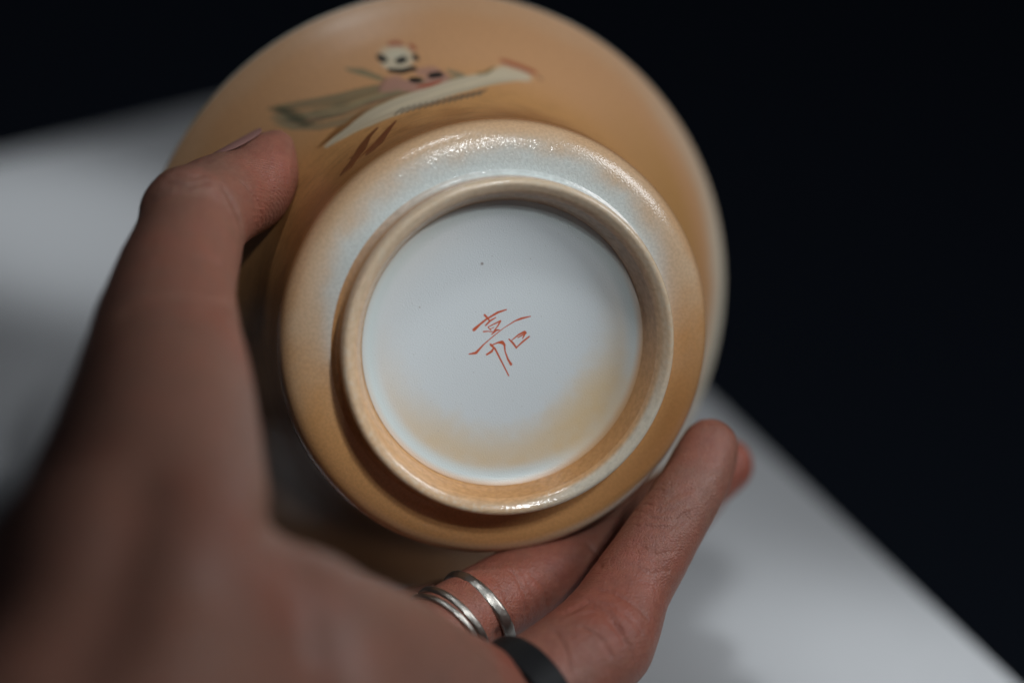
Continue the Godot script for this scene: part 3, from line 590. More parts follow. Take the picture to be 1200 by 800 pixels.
	enamel(Color(0.53, 0.44, 0.31), 0.5, 0.6, [Vector4(129.3, 28.31, 0.09, 0.18), Vector4(123.2, 27.83, 0.25, 0.51), Vector4(116.1, 27.15, 0.26, 0.56), Vector4(109.0, 27.23, 0.27, 0.58), Vector4(99.9, 27.72, 0.28, 0.59), Vector4(89.1, 30.81, 0.29, 0.65), Vector4(79.2, 34.42, 0.15, 0.27)])
	enamel(Color(0.62, 0.52, 0.36), 0.5, 0.6, [Vector4(116.2, 26.65, 0.1, 0.23), Vector4(108.9, 26.48, 0.27, 0.73), Vector4(100.5, 27.24, 0.29, 0.65), Vector4(88.6, 30.23, 0.3, 0.65), Vector4(79.6, 34.02, 0.29, 0.52), Vector4(72.5, 36.62, 0.16, 0.3)])
	enamel(Color(0.62, 0.52, 0.36), 0.5, 0.6, [Vector4(129.1, 27.78, 0.09, 0.19), Vector4(123.0, 26.74, 0.26, 0.62), Vector4(116.6, 25.92, 0.26, 0.69), Vector4(109.3, 25.11, 0.27, 0.73), Vector4(100.7, 26.17, 0.29, 0.79), Vector4(89.4, 29.25, 0.3, 0.63), Vector4(79.4, 33.57, 0.29, 0.6), Vector4(72.4, 36.32, 0.16, 0.31)])
	enamel(Color(0.63, 0.53, 0.37), 0.5, 0.6, [Vector4(122.9, 28.9, 0.09, 0.19), Vector4(115.4, 28.91, 0.26, 0.52), Vector4(108.1, 29.56, 0.27, 0.54), Vector4(99.3, 30.18, 0.28, 0.59), Vector4(88.3, 33.03, 0.15, 0.32)])
	enamel(Color(0.66, 0.55, 0.39), 0.5, 0.6, [Vector4(129.1, 28.24, 0.09, 0.18), Vector4(122.7, 28.32, 0.25, 0.53), Vector4(116.2, 28.75, 0.26, 0.52), Vector4(108.4, 28.74, 0.27, 0.54), Vector4(99.5, 29.36, 0.27, 0.59), Vector4(88.6, 32.34, 0.3, 0.67), Vector4(79.5, 35.24, 0.29, 0.54), Vector4(73.1, 37.03, 0.16, 0.3)])
	enamel(Color(0.52, 0.43, 0.3), 0.5, 0.6, [Vector4(123.1, 28.28, 0.09, 0.19), Vector4(115.9, 27.99, 0.26, 0.51), Vector4(108.7, 28.32, 0.26, 0.55), Vector4(99.3, 28.72, 0.27, 0.59), Vector4(88.4, 31.8, 0.3, 0.65), Vector4(79.6, 34.9, 0.29, 0.54), Vector4(72.7, 37.01, 0.16, 0.3)])
	enamel(Color(0.56, 0.47, 0.33), 0.5, 0.6, [Vector4(109.0, 25.84, 0.1, 0.27), Vector4(100.4, 26.78, 0.3, 0.74), Vector4(88.9, 29.83, 0.3, 0.65), Vector4(78.8, 33.98, 0.29, 0.54), Vector4(72.7, 36.38, 0.16, 0.3)])
	enamel(Color(0.65, 0.54, 0.38), 0.5, 0.6, [Vector4(122.6, 28.71, 0.09, 0.19), Vector4(115.5, 29.14, 0.26, 0.54), Vector4(107.9, 29.59, 0.27, 0.54), Vector4(99.5, 30.36, 0.28, 0.59), Vector4(88.4, 33.11, 0.29, 0.59), Vector4(79.2, 35.82, 0.29, 0.54), Vector4(73.5, 37.18, 0.16, 0.3)])
	enamel(Color(0.51, 0.42, 0.3), 0.5, 0.6, [Vector4(129.0, 27.84, 0.09, 0.18), Vector4(123.3, 27.73, 0.25, 0.51), Vector4(116.5, 27.13, 0.26, 0.56), Vector4(108.8, 26.69, 0.27, 0.7), Vector4(99.9, 27.34, 0.28, 0.66), Vector4(88.9, 30.45, 0.15, 0.34)])
	enamel(Color(0.44, 0.37, 0.26), 0.5, 0.6, [Vector4(129.0, 28.23, 0.09, 0.19), Vector4(122.6, 28.54, 0.25, 0.53), Vector4(115.7, 28.93, 0.26, 0.52), Vector4(107.9, 29.19, 0.27, 0.54), Vector4(99.4, 29.97, 0.28, 0.59), Vector4(88.7, 32.87, 0.16, 0.33)])
	enamel(Color(0.5, 0.41, 0.29), 0.5, 0.6, [Vector4(129.3, 28.31, 0.09, 0.18), Vector4(123.1, 28, 0.25, 0.51), Vector4(116.2, 27.68, 0.26, 0.52), Vector4(108.6, 27.52, 0.27, 0.54), Vector4(99.6, 28.08, 0.27, 0.56), Vector4(88.9, 31.23, 0.29, 0.65), Vector4(78.9, 34.71, 0.29, 0.52), Vector4(73.4, 36.57, 0.16, 0.29)])
	enamel(Color(0.57, 0.48, 0.33), 0.5, 0.6, [Vector4(128.9, 28.18, 0.09, 0.18), Vector4(122.6, 28.71, 0.25, 0.51), Vector4(115.8, 29.4, 0.26, 0.51), Vector4(108.1, 29.84, 0.27, 0.57), Vector4(99.3, 30.39, 0.28, 0.59), Vector4(88.3, 33.15, 0.29, 0.59), Vector4(79.0, 35.9, 0.29, 0.54), Vector4(73.0, 37.37, 0.16, 0.3)])
	enamel(Color(0.53, 0.44, 0.31), 0.5, 0.6, [Vector4(123.0, 28.96, 0.09, 0.19), Vector4(115.8, 29.23, 0.26, 0.52), Vector4(107.7, 29.34, 0.27, 0.57), Vector4(99.4, 30.13, 0.28, 0.59), Vector4(88.7, 32.98, 0.29, 0.61), Vector4(79.0, 35.78, 0.15, 0.28)])
	enamel(Color(0.48, 0.4, 0.28), 0.5, 0.6, [Vector4(129.0, 27.84, 0.09, 0.19), Vector4(123.3, 27.27, 0.25, 0.53), Vector4(116.6, 26.4, 0.26, 0.7), Vector4(109.3, 25.71, 0.27, 0.73), Vector4(100.1, 26.46, 0.3, 0.81), Vector4(88.8, 29.59, 0.3, 0.65), Vector4(79.0, 33.79, 0.29, 0.54), Vector4(73.2, 36.14, 0.16, 0.3)])
	enamel(Color(0.54, 0.45, 0.31), 0.5, 0.6, [Vector4(129.2, 28.19, 0.09, 0.19), Vector4(123.1, 27.54, 0.25, 0.51), Vector4(116.3, 27.17, 0.26, 0.58), Vector4(109.1, 27.01, 0.28, 0.65), Vector4(100.0, 27.46, 0.28, 0.61), Vector4(89.3, 30.57, 0.29, 0.65), Vector4(79.2, 34.3, 0.15, 0.28)])
	enamel(Color(0.66, 0.55, 0.38), 0.5, 0.6, [Vector4(116.1, 27.33, 0.1, 0.2), Vector4(109.1, 27.4, 0.27, 0.57), Vector4(100.0, 27.86, 0.28, 0.56), Vector4(89.1, 30.92, 0.29, 0.65), Vector4(79.6, 34.43, 0.15, 0.28)])
	enamel(Color(0.2, 0.08, 0.02), 0.45, 0.6, [Vector4(129.1, 29.45, 0.07, 0.13), Vector4(124.9, 29.32, 0.2, 0.41), Vector4(120.5, 29.01, 0.07, 0.14)])
	enamel(Color(0.2, 0.08, 0.02), 0.45, 0.6, [Vector4(131.5, 29.78, 0.07, 0.13), Vector4(127.4, 29.41, 0.2, 0.4), Vector4(123.0, 28.85, 0.07, 0.13)])
	enamel(Color(0.3, 0.14, 0.05), 0.45, 0.6, [Vector4(124.8, 29.49, 0.07, 0.14), Vector4(120.6, 29.7, 0.2, 0.41), Vector4(116.1, 29.88, 0.07, 0.14)])
	enamel(Color(0.2, 0.08, 0.02), 0.45, 0.6, [Vector4(121.4, 30.33, 0.07, 0.14), Vector4(117.1, 30.94, 0.2, 0.42), Vector4(112.6, 31.41, 0.07, 0.14)])
	enamel(Color(0.2, 0.08, 0.02), 0.45, 0.6, [Vector4(123.0, 29.93, 0.07, 0.14), Vector4(118.8, 30.35, 0.2, 0.42), Vector4(114.3, 30.67, 0.07, 0.14)])
	enamel(Color(0.2, 0.08, 0.02), 0.45, 0.6, [Vector4(126.7, 30.34, 0.07, 0.14), Vector4(122.5, 30.41, 0.2, 0.42), Vector4(118.1, 30.34, 0.07, 0.14)])
	enamel(Color(0.2, 0.08, 0.02), 0.45, 0.6, [Vector4(128.2, 29.45, 0.07, 0.14), Vector4(124.0, 29.37, 0.2, 0.41), Vector4(119.5, 29.16, 0.07, 0.14)])
	enamel(Color(0.2, 0.08, 0.02), 0.45, 0.6, [Vector4(128.0, 29.9, 0.07, 0.13), Vector4(123.8, 29.87, 0.2, 0.43), Vector4(119.4, 29.66, 0.07, 0.14)])
	enamel(Color(0.3, 0.14, 0.05), 0.45, 0.6, [Vector4(126.4, 29.92, 0.07, 0.14), Vector4(122.2, 29.99, 0.2, 0.42), Vector4(117.8, 29.97, 0.07, 0.14)])
	enamel(Color(0.3, 0.14, 0.05), 0.45, 0.6, [Vector4(128.9, 30, 0.07, 0.14), Vector4(124.7, 29.82, 0.2, 0.4), Vector4(120.3, 29.56, 0.07, 0.14)])
	enamel(Color(0.6, 0.5, 0.35), 0.8, 0.6, [Vector4(81.8, 34.73, 0.76, 1.35), Vector4(77.1, 36.8, 1.38, 2.57), Vector4(73.8, 36.96, 1.25, 2.33), Vector4(71.2, 37.17, 0.63, 1.23)])
	enamel(Color(0.1, 0.08, 0.06), 0.8, 0.6, [Vector4(110.4, 24.97, 0.13, 0.34), Vector4(108.9, 25.72, 0.13, 0.35), Vector4(107.2, 26.4, 0.13, 0.35)])
	enamel(Color(0.1, 0.08, 0.06), 0.8, 0.6, [Vector4(108.9, 24.6, 0.13, 0.35), Vector4(107.4, 25.4, 0.13, 0.35), Vector4(105.7, 26.12, 0.13, 0.35)])
	enamel(Color(0.1, 0.08, 0.06), 0.8, 0.6, [Vector4(107.5, 24.23, 0.13, 0.34), Vector4(105.9, 25.13, 0.13, 0.36), Vector4(104.2, 25.95, 0.14, 0.36)])
	enamel(Color(0.1, 0.08, 0.06), 0.8, 0.6, [Vector4(106.0, 23.96, 0.13, 0.35), Vector4(104.4, 24.9, 0.14, 0.36), Vector4(102.6, 25.87, 0.14, 0.38)])
	enamel(Color(0.1, 0.08, 0.06), 0.8, 0.6, [Vector4(104.5, 23.78, 0.13, 0.36), Vector4(102.9, 24.77, 0.14, 0.37), Vector4(101.1, 25.83, 0.14, 0.37)])
	enamel(Color(0.1, 0.08, 0.06), 0.8, 0.6, [Vector4(102.9, 23.65, 0.14, 0.37), Vector4(101.3, 24.74, 0.14, 0.37), Vector4(99.5, 25.85, 0.14, 0.37)])
	enamel(Color(0.1, 0.08, 0.06), 0.8, 0.6, [Vector4(101.4, 23.57, 0.14, 0.36), Vector4(99.7, 24.8, 0.14, 0.39), Vector4(97.9, 26.01, 0.14, 0.39)])
	enamel(Color(0.1, 0.08, 0.06), 0.8, 0.6, [Vector4(99.8, 23.63, 0.14, 0.37), Vector4(98.1, 24.92, 0.14, 0.38), Vector4(96.2, 26.22, 0.15, 0.39)])
	enamel(Color(0.1, 0.08, 0.06), 0.8, 0.6, [Vector4(98.1, 23.74, 0.14, 0.38), Vector4(96.4, 25.12, 0.15, 0.39), Vector4(94.5, 26.52, 0.15, 0.39)])
	enamel(Color(0.1, 0.08, 0.06), 0.8, 0.6, [Vector4(96.5, 23.95, 0.15, 0.39), Vector4(94.8, 25.43, 0.15, 0.4), Vector4(92.9, 26.83, 0.15, 0.37)])
	enamel(Color(0.1, 0.08, 0.06), 0.8, 0.6, [Vector4(94.8, 24.26, 0.15, 0.4), Vector4(93.0, 25.88, 0.15, 0.41), Vector4(91.2, 27.24, 0.15, 0.35)])
	enamel(Color(0.1, 0.08, 0.06), 0.8, 0.6, [Vector4(93.1, 24.7, 0.15, 0.41), Vector4(91.3, 26.42, 0.15, 0.42), Vector4(89.4, 27.7, 0.14, 0.31)])
	enamel(Color(0.1, 0.08, 0.06), 0.8, 0.6, [Vector4(91.3, 25.25, 0.15, 0.42), Vector4(89.5, 26.88, 0.15, 0.39), Vector4(87.7, 28.25, 0.14, 0.31)])
	enamel(Color(0.1, 0.08, 0.06), 0.8, 0.6, [Vector4(89.5, 25.89, 0.16, 0.43), Vector4(87.8, 27.43, 0.15, 0.35), Vector4(85.9, 28.91, 0.14, 0.32)])
	enamel(Color(0.1, 0.08, 0.06), 0.8, 0.6, [Vector4(87.6, 26.63, 0.16, 0.43), Vector4(86.0, 28.09, 0.14, 0.32), Vector4(84.2, 29.61, 0.15, 0.32)])
	enamel(Color(0.12, 0.1, 0.03), 0.5, 0.6, [Vector4(84.9, 34.91, 0.3, 0.54), Vector4(82.6, 35.65, 0.3, 0.54), Vector4(80.0, 37.68, 0.15, 0.27)])
	enamel(Color(0.35, 0.07, 0.03), 0.85, 0.6, [Vector4(77.9, 39.88, 0.44, 0.73), Vector4(75.5, 39.58, 0.51, 0.9), Vector4(72.2, 39.21, 0.47, 0.92), Vector4(69.4, 39.03, 0.31, 0.62)])
	enamel(Color(0.2, 0.1, 0.07), 0.7, 0.6, [Vector4(69.3, 37.98, 0.22, 0.45), Vector4(68.0, 37.77, 0.22, 0.45)])
	enamel(Color(0.15, 0.04, 0.01), 0.95, 0.4, [Vector4(116.2, 23.08, 0.14, 0.37), Vector4(119.6, 21.42, 0.3, 0.8), Vector4(123.1, 18.88, 0.54, 1.69), Vector4(127.8, 16.29, 0.39, 1.28), Vector4(132.5, 15.22, 0.13, 0.51)])
	enamel(Color(0.16, 0.04, 0.01), 0.9, 0.4, [Vector4(111.3, 22.25, 0.14, 0.38), Vector4(115.3, 19.47, 0.31, 0.98), Vector4(118.9, 16.81, 0.52, 1.63), Vector4(121.5, 15.73, 0.39, 1.39), Vector4(124.2, 14.74, 0.14, 0.53)])
	enamel(Color(0.2, 0.05, 0.01), 0.8, 0.4, [Vector4(125.3, 16.8, 0.08, 0.24), Vector4(129.0, 14.52, 0.16, 0.62), Vector4(131.0, 14.6, 0.05, 0.21)])
	enamel(Color(0.2, 0.05, 0.01), 0.8, 0.4, [Vector4(119.5, 17.69, 0.08, 0.26), Vector4(122.8, 16.44, 0.16, 0.51), Vector4(126.0, 15.52, 0.05, 0.2)])
	enamel(Color(0.16, 0.04, 0.01), 0.7, 0.4, [Vector4(123.6, 17.86, 0.27, 0.85), Vector4(125.8, 17.83, 0.17, 0.53), Vector4(127.6, 18.56, 0.08, 0.24)])
	pass


func dab(px: PackedFloat32Array, w: int, h: int, at: Vector2, r: Vector2, ink: Color, alpha: float, soft: float) -> void:
	for y in range(maxi(0, int(at.y - r.y - 1)), mini(h, int(at.y + r.y + 2))):
		for x in range(maxi(0, int(at.x - r.x - 1)), mini(w, int(at.x + r.x + 2))):
			var d := (Vector2(x + 0.5, y + 0.5) - at) / r
			var k := (1.0 - smoothstep(1.0 - soft, 1.15, d.length())) * alpha
			if k > 0.004:
				var i := (y * w + x) * 3
				px[i] += (ink.r - px[i]) * k
				px[i + 1] += (ink.g - px[i + 1]) * k
				px[i + 2] += (ink.b - px[i + 2]) * k


func base_colour(x: float, z: float, n: float) -> Color:
	var r := sqrt(x * x + z * z)
	var th := atan2(z, x)
	var c := Color(0.645, 0.68, 0.69)
	# flashes of amber on the lower side, a pale ring of pooled glaze outside them
	var low := clampf(around(th, -78.0, 140.0) * 1.35, 0.0, 1.0)
	var right := clampf(around(th, -38.0, 50.0) * 1.4, 0.0, 1.0)
	var inner := 18.2 - 3.9 * low - 0.8 * right + n * 0.9
	var band := smoothstep(inner - 3.6, inner + 3.2, r) * (1.0 - smoothstep(18.0, 20.4, r) * (1.0 - right * 0.8))
	c = c.lerp(Color(0.68, 0.51, 0.295), band * low * (0.72 + 0.16 * right + 0.10 * n))
	c = c.lerp(Color(0.53, 0.60, 0.58), smoothstep(18.4, 20.2, r) * (1.0 - right) * 0.6)
	var burn := around(th, -70.0, 135.0)
	c = c.lerp(AMBER.lerp(BEIGE, 0.3), smoothstep(20.2, 21.5, r) * clampf(burn * 1.6, 0.15, 0.9))
	c = c.lerp(Color(0.58, 0.40, 0.2), around(th, 128.0, 45.0) * smoothstep(13.0, 20.0, r) * 0.12)
	return c


func build_base_texture(half: float) -> Image:
	var W := 1024
	var soft := noise_image(W, W, 0.01, FastNoiseLite.TYPE_SIMPLEX, 4, 31).get_data()
	var fine := noise_image(W, W, 0.2, FastNoiseLite.TYPE_SIMPLEX, 2, 33).get_data()
	var px := PackedFloat32Array()
	px.resize(W * W * 3)
	for y in W:
		for x in W:
			var i := y * W + x
			var c := base_colour((x + 0.5) / W * 2.0 * half - half, (y + 0.5) / W * 2.0 * half - half, soft[i] / 127.5 - 1.0)
			var g := 0.975 + 0.05 * fine[i] / 255.0
			px[i * 3] = c.r * g
			px[i * 3 + 1] = c.g * g
			px[i * 3 + 2] = c.b * g
	var k := W / (2.0 * half)
	for q in PINHOLES:
		dab(px, W, W, (q[0] + Vector2(half, half)) * k, Vector2.ONE * q[1] * k, Color(0.16, 0.10, 0.07), q[2], 0.7)
	for n in 140:
		var p := Vector2.from_angle(rng.randf() * TAU) * sqrt(rng.randf()) * 20.0
		dab(px, W, W, (p + Vector2(half, half)) * k, Vector2.ONE * (0.04 + 0.05 * rng.randf()) * k, Color(0.3, 0.27, 0.24), 0.4 + 0.35 * rng.randf(), 0.8)
	canvas = px
	canvas_w = W
	canvas_scale = Vector2(k, half)
	brush_seal()
	px = canvas
	var bytes := PackedByteArray()
	bytes.resize(W * W * 3)
	for i in bytes.size():
		bytes[i] = int(clampf(pow(px[i], 1.0 / 2.2) * 255.0 + 0.5, 0, 255))
	return Image.create_from_data(W, W, false, Image.FORMAT_RGB8, bytes)


func brushed(s: Array) -> void:
	var k := canvas_scale.x
	var half := canvas_scale.y
	for i in s.size() - 1:
		var a: Vector3 = s[i]
		var b: Vector3 = s[i + 1]
		var count := maxi(2, int(Vector2(a.x - b.x, a.y - b.y).length() / 0.05))
		for j in count:
			var p := a.lerp(b, float(j) / count)
			var w := p.z * (1.0 + 0.18 * (rng.randf() - 0.5)) * 1.05
			dab(canvas, canvas_w, canvas_w, (Vector2(p.x, p.y) + Vector2(half, half)) * k, Vector2.ONE * maxf(w, 0.06) * k, Color(0.55, 0.105, 0.04), 0.42 + 0.2 * rng.randf(), 0.45)


func brush_seal() -> void:      # one brushed character in iron red
	brushed([Vector3(-4.455, 2.214, 0.257), Vector3(-3.482, 3.024, 0.178), Vector3(-2.509, 3.749, 0.158), Vector3(-0.779, 4.676, 0.178), Vector3(0.564, 5.046, 0.119)])
	brushed([Vector3(-2.832, 4.402, 0.178), Vector3(-2.250, 3.738, 0.158), Vector3(-2.034, 3.409, 0.099)])
	brushed([Vector3(-2.684, 2.776, 0.139), Vector3(-1.969, 3.470, 0.158), Vector3(-1.061, 3.943, 0.099)])
	brushed([Vector3(-2.295, 2.546, 0.099), Vector3(-1.429, 2.935, 0.119), Vector3(-0.390, 3.381, 0.158)])
	brushed([Vector3(-0.390, 3.381, 0.158), Vector3(-0.780, 2.694, 0.119), Vector3(-1.431, 1.868, 0.099)])
	brushed([Vector3(-2.988, 1.894, 0.139), Vector3(-2.296, 1.906, 0.099), Vector3(-1.431, 1.783, 0.099)])
	brushed([Vector3(-2.295, 2.504, 0.099), Vector3(-1.820, 2.056, 0.099)])
	brushed([Vector3(-2.079, 2.174, 0.079), Vector3(-1.322, 2.504, 0.079)])
	brushed([Vector3(-1.756, 1.413, 0.099), Vector3(-1.041, 2.022, 0.178), Vector3(-0.456, 2.039, 0.079)])
	brushed([Vector3(-5.198, -1.379, 0.099), Vector3(-4.139, -1.256, 0.218), Vector3(-2.948, -0.028, 0.119), Vector3(-1.431, 1.185, 0.099), Vector3(0.086, 2.293, 0.079), Vector3(1.822, 3.285, 0.119), Vector3(2.799, 3.606, 0.178), Vector3(4.255, 3.886, 0.099)])
	brushed([Vector3(-2.517, -1.587, 0.158), Vector3(-1.759, -1.151, 0.198), Vector3(-1.433, -0.631, 0.139)])
	brushed([Vector3(-1.823, -0.229, 0.099), Vector3(-0.782, 0.152, 0.139), Vector3(-0.132, 0.166, 0.277), Vector3(0.258, -0.280, 0.178)])
	brushed([Vector3(0.193, -0.170, 0.178), Vector3(0.301, -1.245, 0.119), Vector3(0.735, -2.443, 0.158), Vector3(1.257, -3.282, 0.198)])
	brushed([Vector3(-1.931, -0.074, 0.198), Vector3(-1.217, -0.791, 0.158), Vector3(-0.242, -2.719, 0.139), Vector3(0.887, -4.961, 0.119)])
	brushed([Vector3(0.888, 0.591, 0.119), Vector3(1.496, -0.014, 0.178), Vector3(2.083, -0.833, 0.139)])
	brushed([Vector3(1.344, 0.421, 0.099), Vector3(2.365, 1.188, 0.139), Vector3(3.343, 1.616, 0.198)])
	brushed([Vector3(3.387, 1.571, 0.198), Vector3(3.213, 1.022, 0.139), Vector3(2.953, 0.563, 0.099)])
	brushed([Vector3(2.040, -0.724, 0.119), Vector3(3.018, 0.132, 0.158), Vector3(4.041, 0.879, 0.139)])
	brushed([Vector3(2.257, 0.765, 0.099), Vector3(3.561, 1.435, 0.158)])
	pass


func ring_colour(p: Vector2, th: float) -> Color:
	# p: radius and y of the foot ring's section
	var low := clampf(around(th, -95.0, 150.0) * 1.4, 0.0, 1.0)
	var grey := clampf(around(th, -45.0, 50.0) * 1.5, 0.0, 1.0)
	var c := BEIGE.lerp(AMBER, low * 0.75)
	c = c.lerp(Color(0.60, 0.56, 0.47), grey * smoothstep(22.9, 23.6, p.x) * 0.9)                        # worn pale lip
	c = c.lerp(Color(0.66, 0.58, 0.45), (1.0 - smoothstep(0.0, 1.2, p.y)) * 0.35)
	if p.x < 22.7:
		c = c.lerp(Color(0.5, 0.44, 0.37), around(th, 50.0, 70.0) * 0.8)
		c = c.lerp(BURNT.lerp(AMBER, 0.5), around(th, -50.0, 110.0) * 0.65)
	if p.x > 24.6 and p.y > 1.0:
		c = c.lerp(BURNT.lerp(AMBER, 0.55), smoothstep(1.0, 2.4, p.y) * 0.8)
		c = c.lerp(CELADON, smoothstep(3.0, 4.6, p.y) * around(th, 80.0, 90.0))
	return c


func glaze(rough: float, relief: Image, amount: float) -> StandardMaterial3D:
	var m := StandardMaterial3D.new()
	m.roughness = rough
	m.metallic_specular = 0.5
	m.heightmap_enabled = true
	m.heightmap_texture = texture(relief)
	m.heightmap_scale = amount
	return m


func wall_gloss() -> Image:
	# glassy on the bevel, satin up the wall, in drifting patches
	var n := noise_image(256, 112, 0.03, FastNoiseLite.TYPE_SIMPLEX, 3, 57)
	n.convert(Image.FORMAT_L8)
	var d := n.get_data()
	for y in 112:
		var k := smoothstep(16.0, 24.0, float(y))
		for x in 256:
			d[y * 256 + x] = int(255.0 * (lerpf(0.17, 0.34, k) + 0.06 * (d[y * 256 + x] / 127.5 - 1.0)))
	return Image.create_from_data(256, 112, false, Image.FORMAT_L8, d)


func bevel_relief() -> Image:
	# gritty orange peel on the bevel that smooths out up the wall
	var a := noise_image(1536, 448, 0.35, FastNoiseLite.TYPE_SIMPLEX, 2, 51)
	a.convert(Image.FORMAT_L8)
	var d := a.get_data()
	for y in 448:
		var k := 1.0 - 0.85 * smoothstep(62.0, 92.0, float(y))
		for x in 1536:
			var side := 0.35 + 0.65 * around(deg_to_rad(-90.0 + x * 360.0 / 1536.0), 95.0, 115.0)
			d[y * 1536 + x] = int(clampf(128.0 + (d[y * 1536 + x] - 128.0) * k * side, 0, 255))
	return Image.create_from_data(1536, 448, false, Image.FORMAT_L8, d)


func build_cup() -> void:
	var cup := Node3D.new()
	cup.name = "tea_bowl"
	add_child(cup)
	cup.transform = grip * Transform3D(Basis(CUP_X, CUP_Y, CUP_X.cross(CUP_Y)), FOOT_CENTRE * MM)
	# wall: the bevel round the foot, the side and the flared lip
	var outer := smooth_profile(WALL_PROFILE, 5)
	var wall_m := glaze(1.0, bevel_relief(), 0.0062)
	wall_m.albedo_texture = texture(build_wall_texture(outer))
	wall_m.roughness_texture = texture(wall_gloss())
	wall_m.resource_name = "glaze"
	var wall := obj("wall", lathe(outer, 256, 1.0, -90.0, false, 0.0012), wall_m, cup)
	# lip and inside, plain pale glaze
	var inner := smooth_profile([outer[outer.size() - 1], Vector2(48.75, 49.3), Vector2(48.4, 49.6), Vector2(47.8, 49.4), Vector2(45.0, 46.6), Vector2(41.2, 42.2), Vector2(37.2, 36.6), Vector2(34.2, 31.0), Vector2(32.0, 25.0), Vector2(30.8, 19.0), Vector2(29.5, 14.0), Vector2(26.0, 10.5), Vector2(18.0, 9.2), Vector2(8.0, 9.0), Vector2(0.01, 9.0)], 4)
	var in_m := StandardMaterial3D.new()
	in_m.albedo_color = Color(0.66, 0.62, 0.52).linear_to_srgb()
	in_m.roughness = 0.2
	obj("inside", lathe(inner, 160, 1.0), in_m, cup)
	# foot ring
	var ring_points := [Vector2(20.9, 4.75), Vector2(21.5, 4.2), Vector2(21.9, 3.1), Vector2(22.4, 2.0), Vector2(22.8, 1.15), Vector2(23.25, 0.55), Vector2(23.85, 0.18), Vector2(24.35, 0.0), Vector2(24.75, 0.08), Vector2(25.05, 0.4), Vector2(25.2, 1.1), Vector2(25.1, 2.8), Vector2(25.1, 3.9), Vector2(25.35, 4.6), Vector2(25.9, 4.95)]
	var ring_m := glaze(0.19, noise_image(1024, 96, 0.2, FastNoiseLite.TYPE_SIMPLEX, 3, 61), 0.003)
	ring_m.vertex_color_use_as_albedo = true
	obj("foot_ring", lathe(smooth_profile(ring_points, 6), 480, 1.0, -90.0, true, 0.0012), ring_m, cup)
	# base inside the ring: a shallow disc, slightly domed, curving up into the ring
	var half := 21.6
	var pos := PackedVector3Array()
	var nrm := PackedVector3Array()
	var uv := PackedVector2Array()
	var steps := 40
	for i in steps + 1:
		var r := 21.4 * i / steps
		var y := base_height(r)
		var slope := (base_height(r + 0.05) - base_height(r - 0.05)) / 0.1
		for c in 161:
			var th := TAU * c / 160.0
			pos.append(Vector3(cos(th) * r, y, sin(th) * r) * MM)
			nrm.append(Vector3(cos(th) * slope, -1.0, sin(th) * slope).normalized())
			uv.append(Vector2(cos(th) * r + half, sin(th) * r + half) / (2.0 * half))
	var base_m := glaze(0.3, noise_image(1024, 1024, 0.14, FastNoiseLite.TYPE_SIMPLEX, 2, 71), 0.002)
	base_m.albedo_texture = texture(build_base_texture(half))
	obj("base", grid_mesh(steps + 1, 161, pos, nrm, uv), base_m, cup)
	tag(cup, "amber and celadon glazed tea bowl held foot first with a red character on its base", "bowl")


func base_height(r: float) -> float:
	return 4.75 + 0.25 * smoothstep(2.0, 18.5, r) - 0.75 * pow(maxf(0.0, (r - 18.6) / 2.8), 2.0)


# ------------------------------------------------------------------ the hand
const CELL := 1.0
const BLOCK := 8
var seg_a := PackedVector3Array()
var seg_dir := PackedVector3Array()
var seg_len := PackedFloat32Array()
var seg_r := PackedFloat32Array()
var seg_dr := PackedFloat32Array()
var seg_k := PackedFloat32Array()
var seg_group := PackedInt32Array()
const PALM_BLEND := 5.0
const THUMB_GROUP := 5
const FIRST_FINGER := 6


func add_chain(chain: Array, group: int) -> void:
	var q: Array[Vector4] = []
	for b in chain:
		q.append(Vector4(b[0].x, b[0].y, b[0].z, b[1]))
	q.push_front(q[0] * 2.0 - q[1])
	q.append(q[-1] * 2.0 - q[-2])
	var pts: Array[Vector4] = []
	for i in range(1, q.size() - 2):
		var a := q[i - 1]
		var b := q[i]
		var c := q[i + 1]
		var d := q[i + 2]
		var m1 := (c - a) / 2.0
		var m2 := (d - b) / 2.0
		var l := Vector3(c.x - b.x, c.y - b.y, c.z - b.z).length()
		m1 *= minf(1.0, 1.2 * l / maxf(Vector3(m1.x, m1.y, m1.z).length(), 1e-6))
		m2 *= minf(1.0, 1.2 * l / maxf(Vector3(m2.x, m2.y, m2.z).length(), 1e-6))
		var n := clampi(int(l / 3.0), 2, 7)
		for j in n:
			var t := float(j) / n
			var t2 := t * t
			var t3 := t2 * t
			pts.append(b * (2 * t3 - 3 * t2 + 1) + m1 * (t3 - 2 * t2 + t) + c * (3 * t2 - 2 * t3) + m2 * (t3 - t2))
	pts.append(q[q.size() - 2])
	for i in pts.size() - 1:
		var a := Vector3(pts[i].x, pts[i].y, pts[i].z)
		var b := Vector3(pts[i + 1].x, pts[i + 1].y, pts[i + 1].z)
		var l := a.distance_to(b)
		seg_a.append(a)
		seg_dir.append((b - a) / l)
		seg_len.append(l)
		seg_r.append(pts[i].w)
		seg_dr.append((pts[i + 1].w - pts[i].w) / l)
		var s := clampf((pts[i + 1].w - pts[i].w) / l, -0.9, 0.9)
		seg_k.append(s / sqrt(1.0 - s * s))
		seg_group.append(group)


func smin(a: float, b: float, k: float) -> float:
	var h := maxf(k - absf(a - b), 0.0) / k
	return minf(a, b) - h * h * k * 0.25


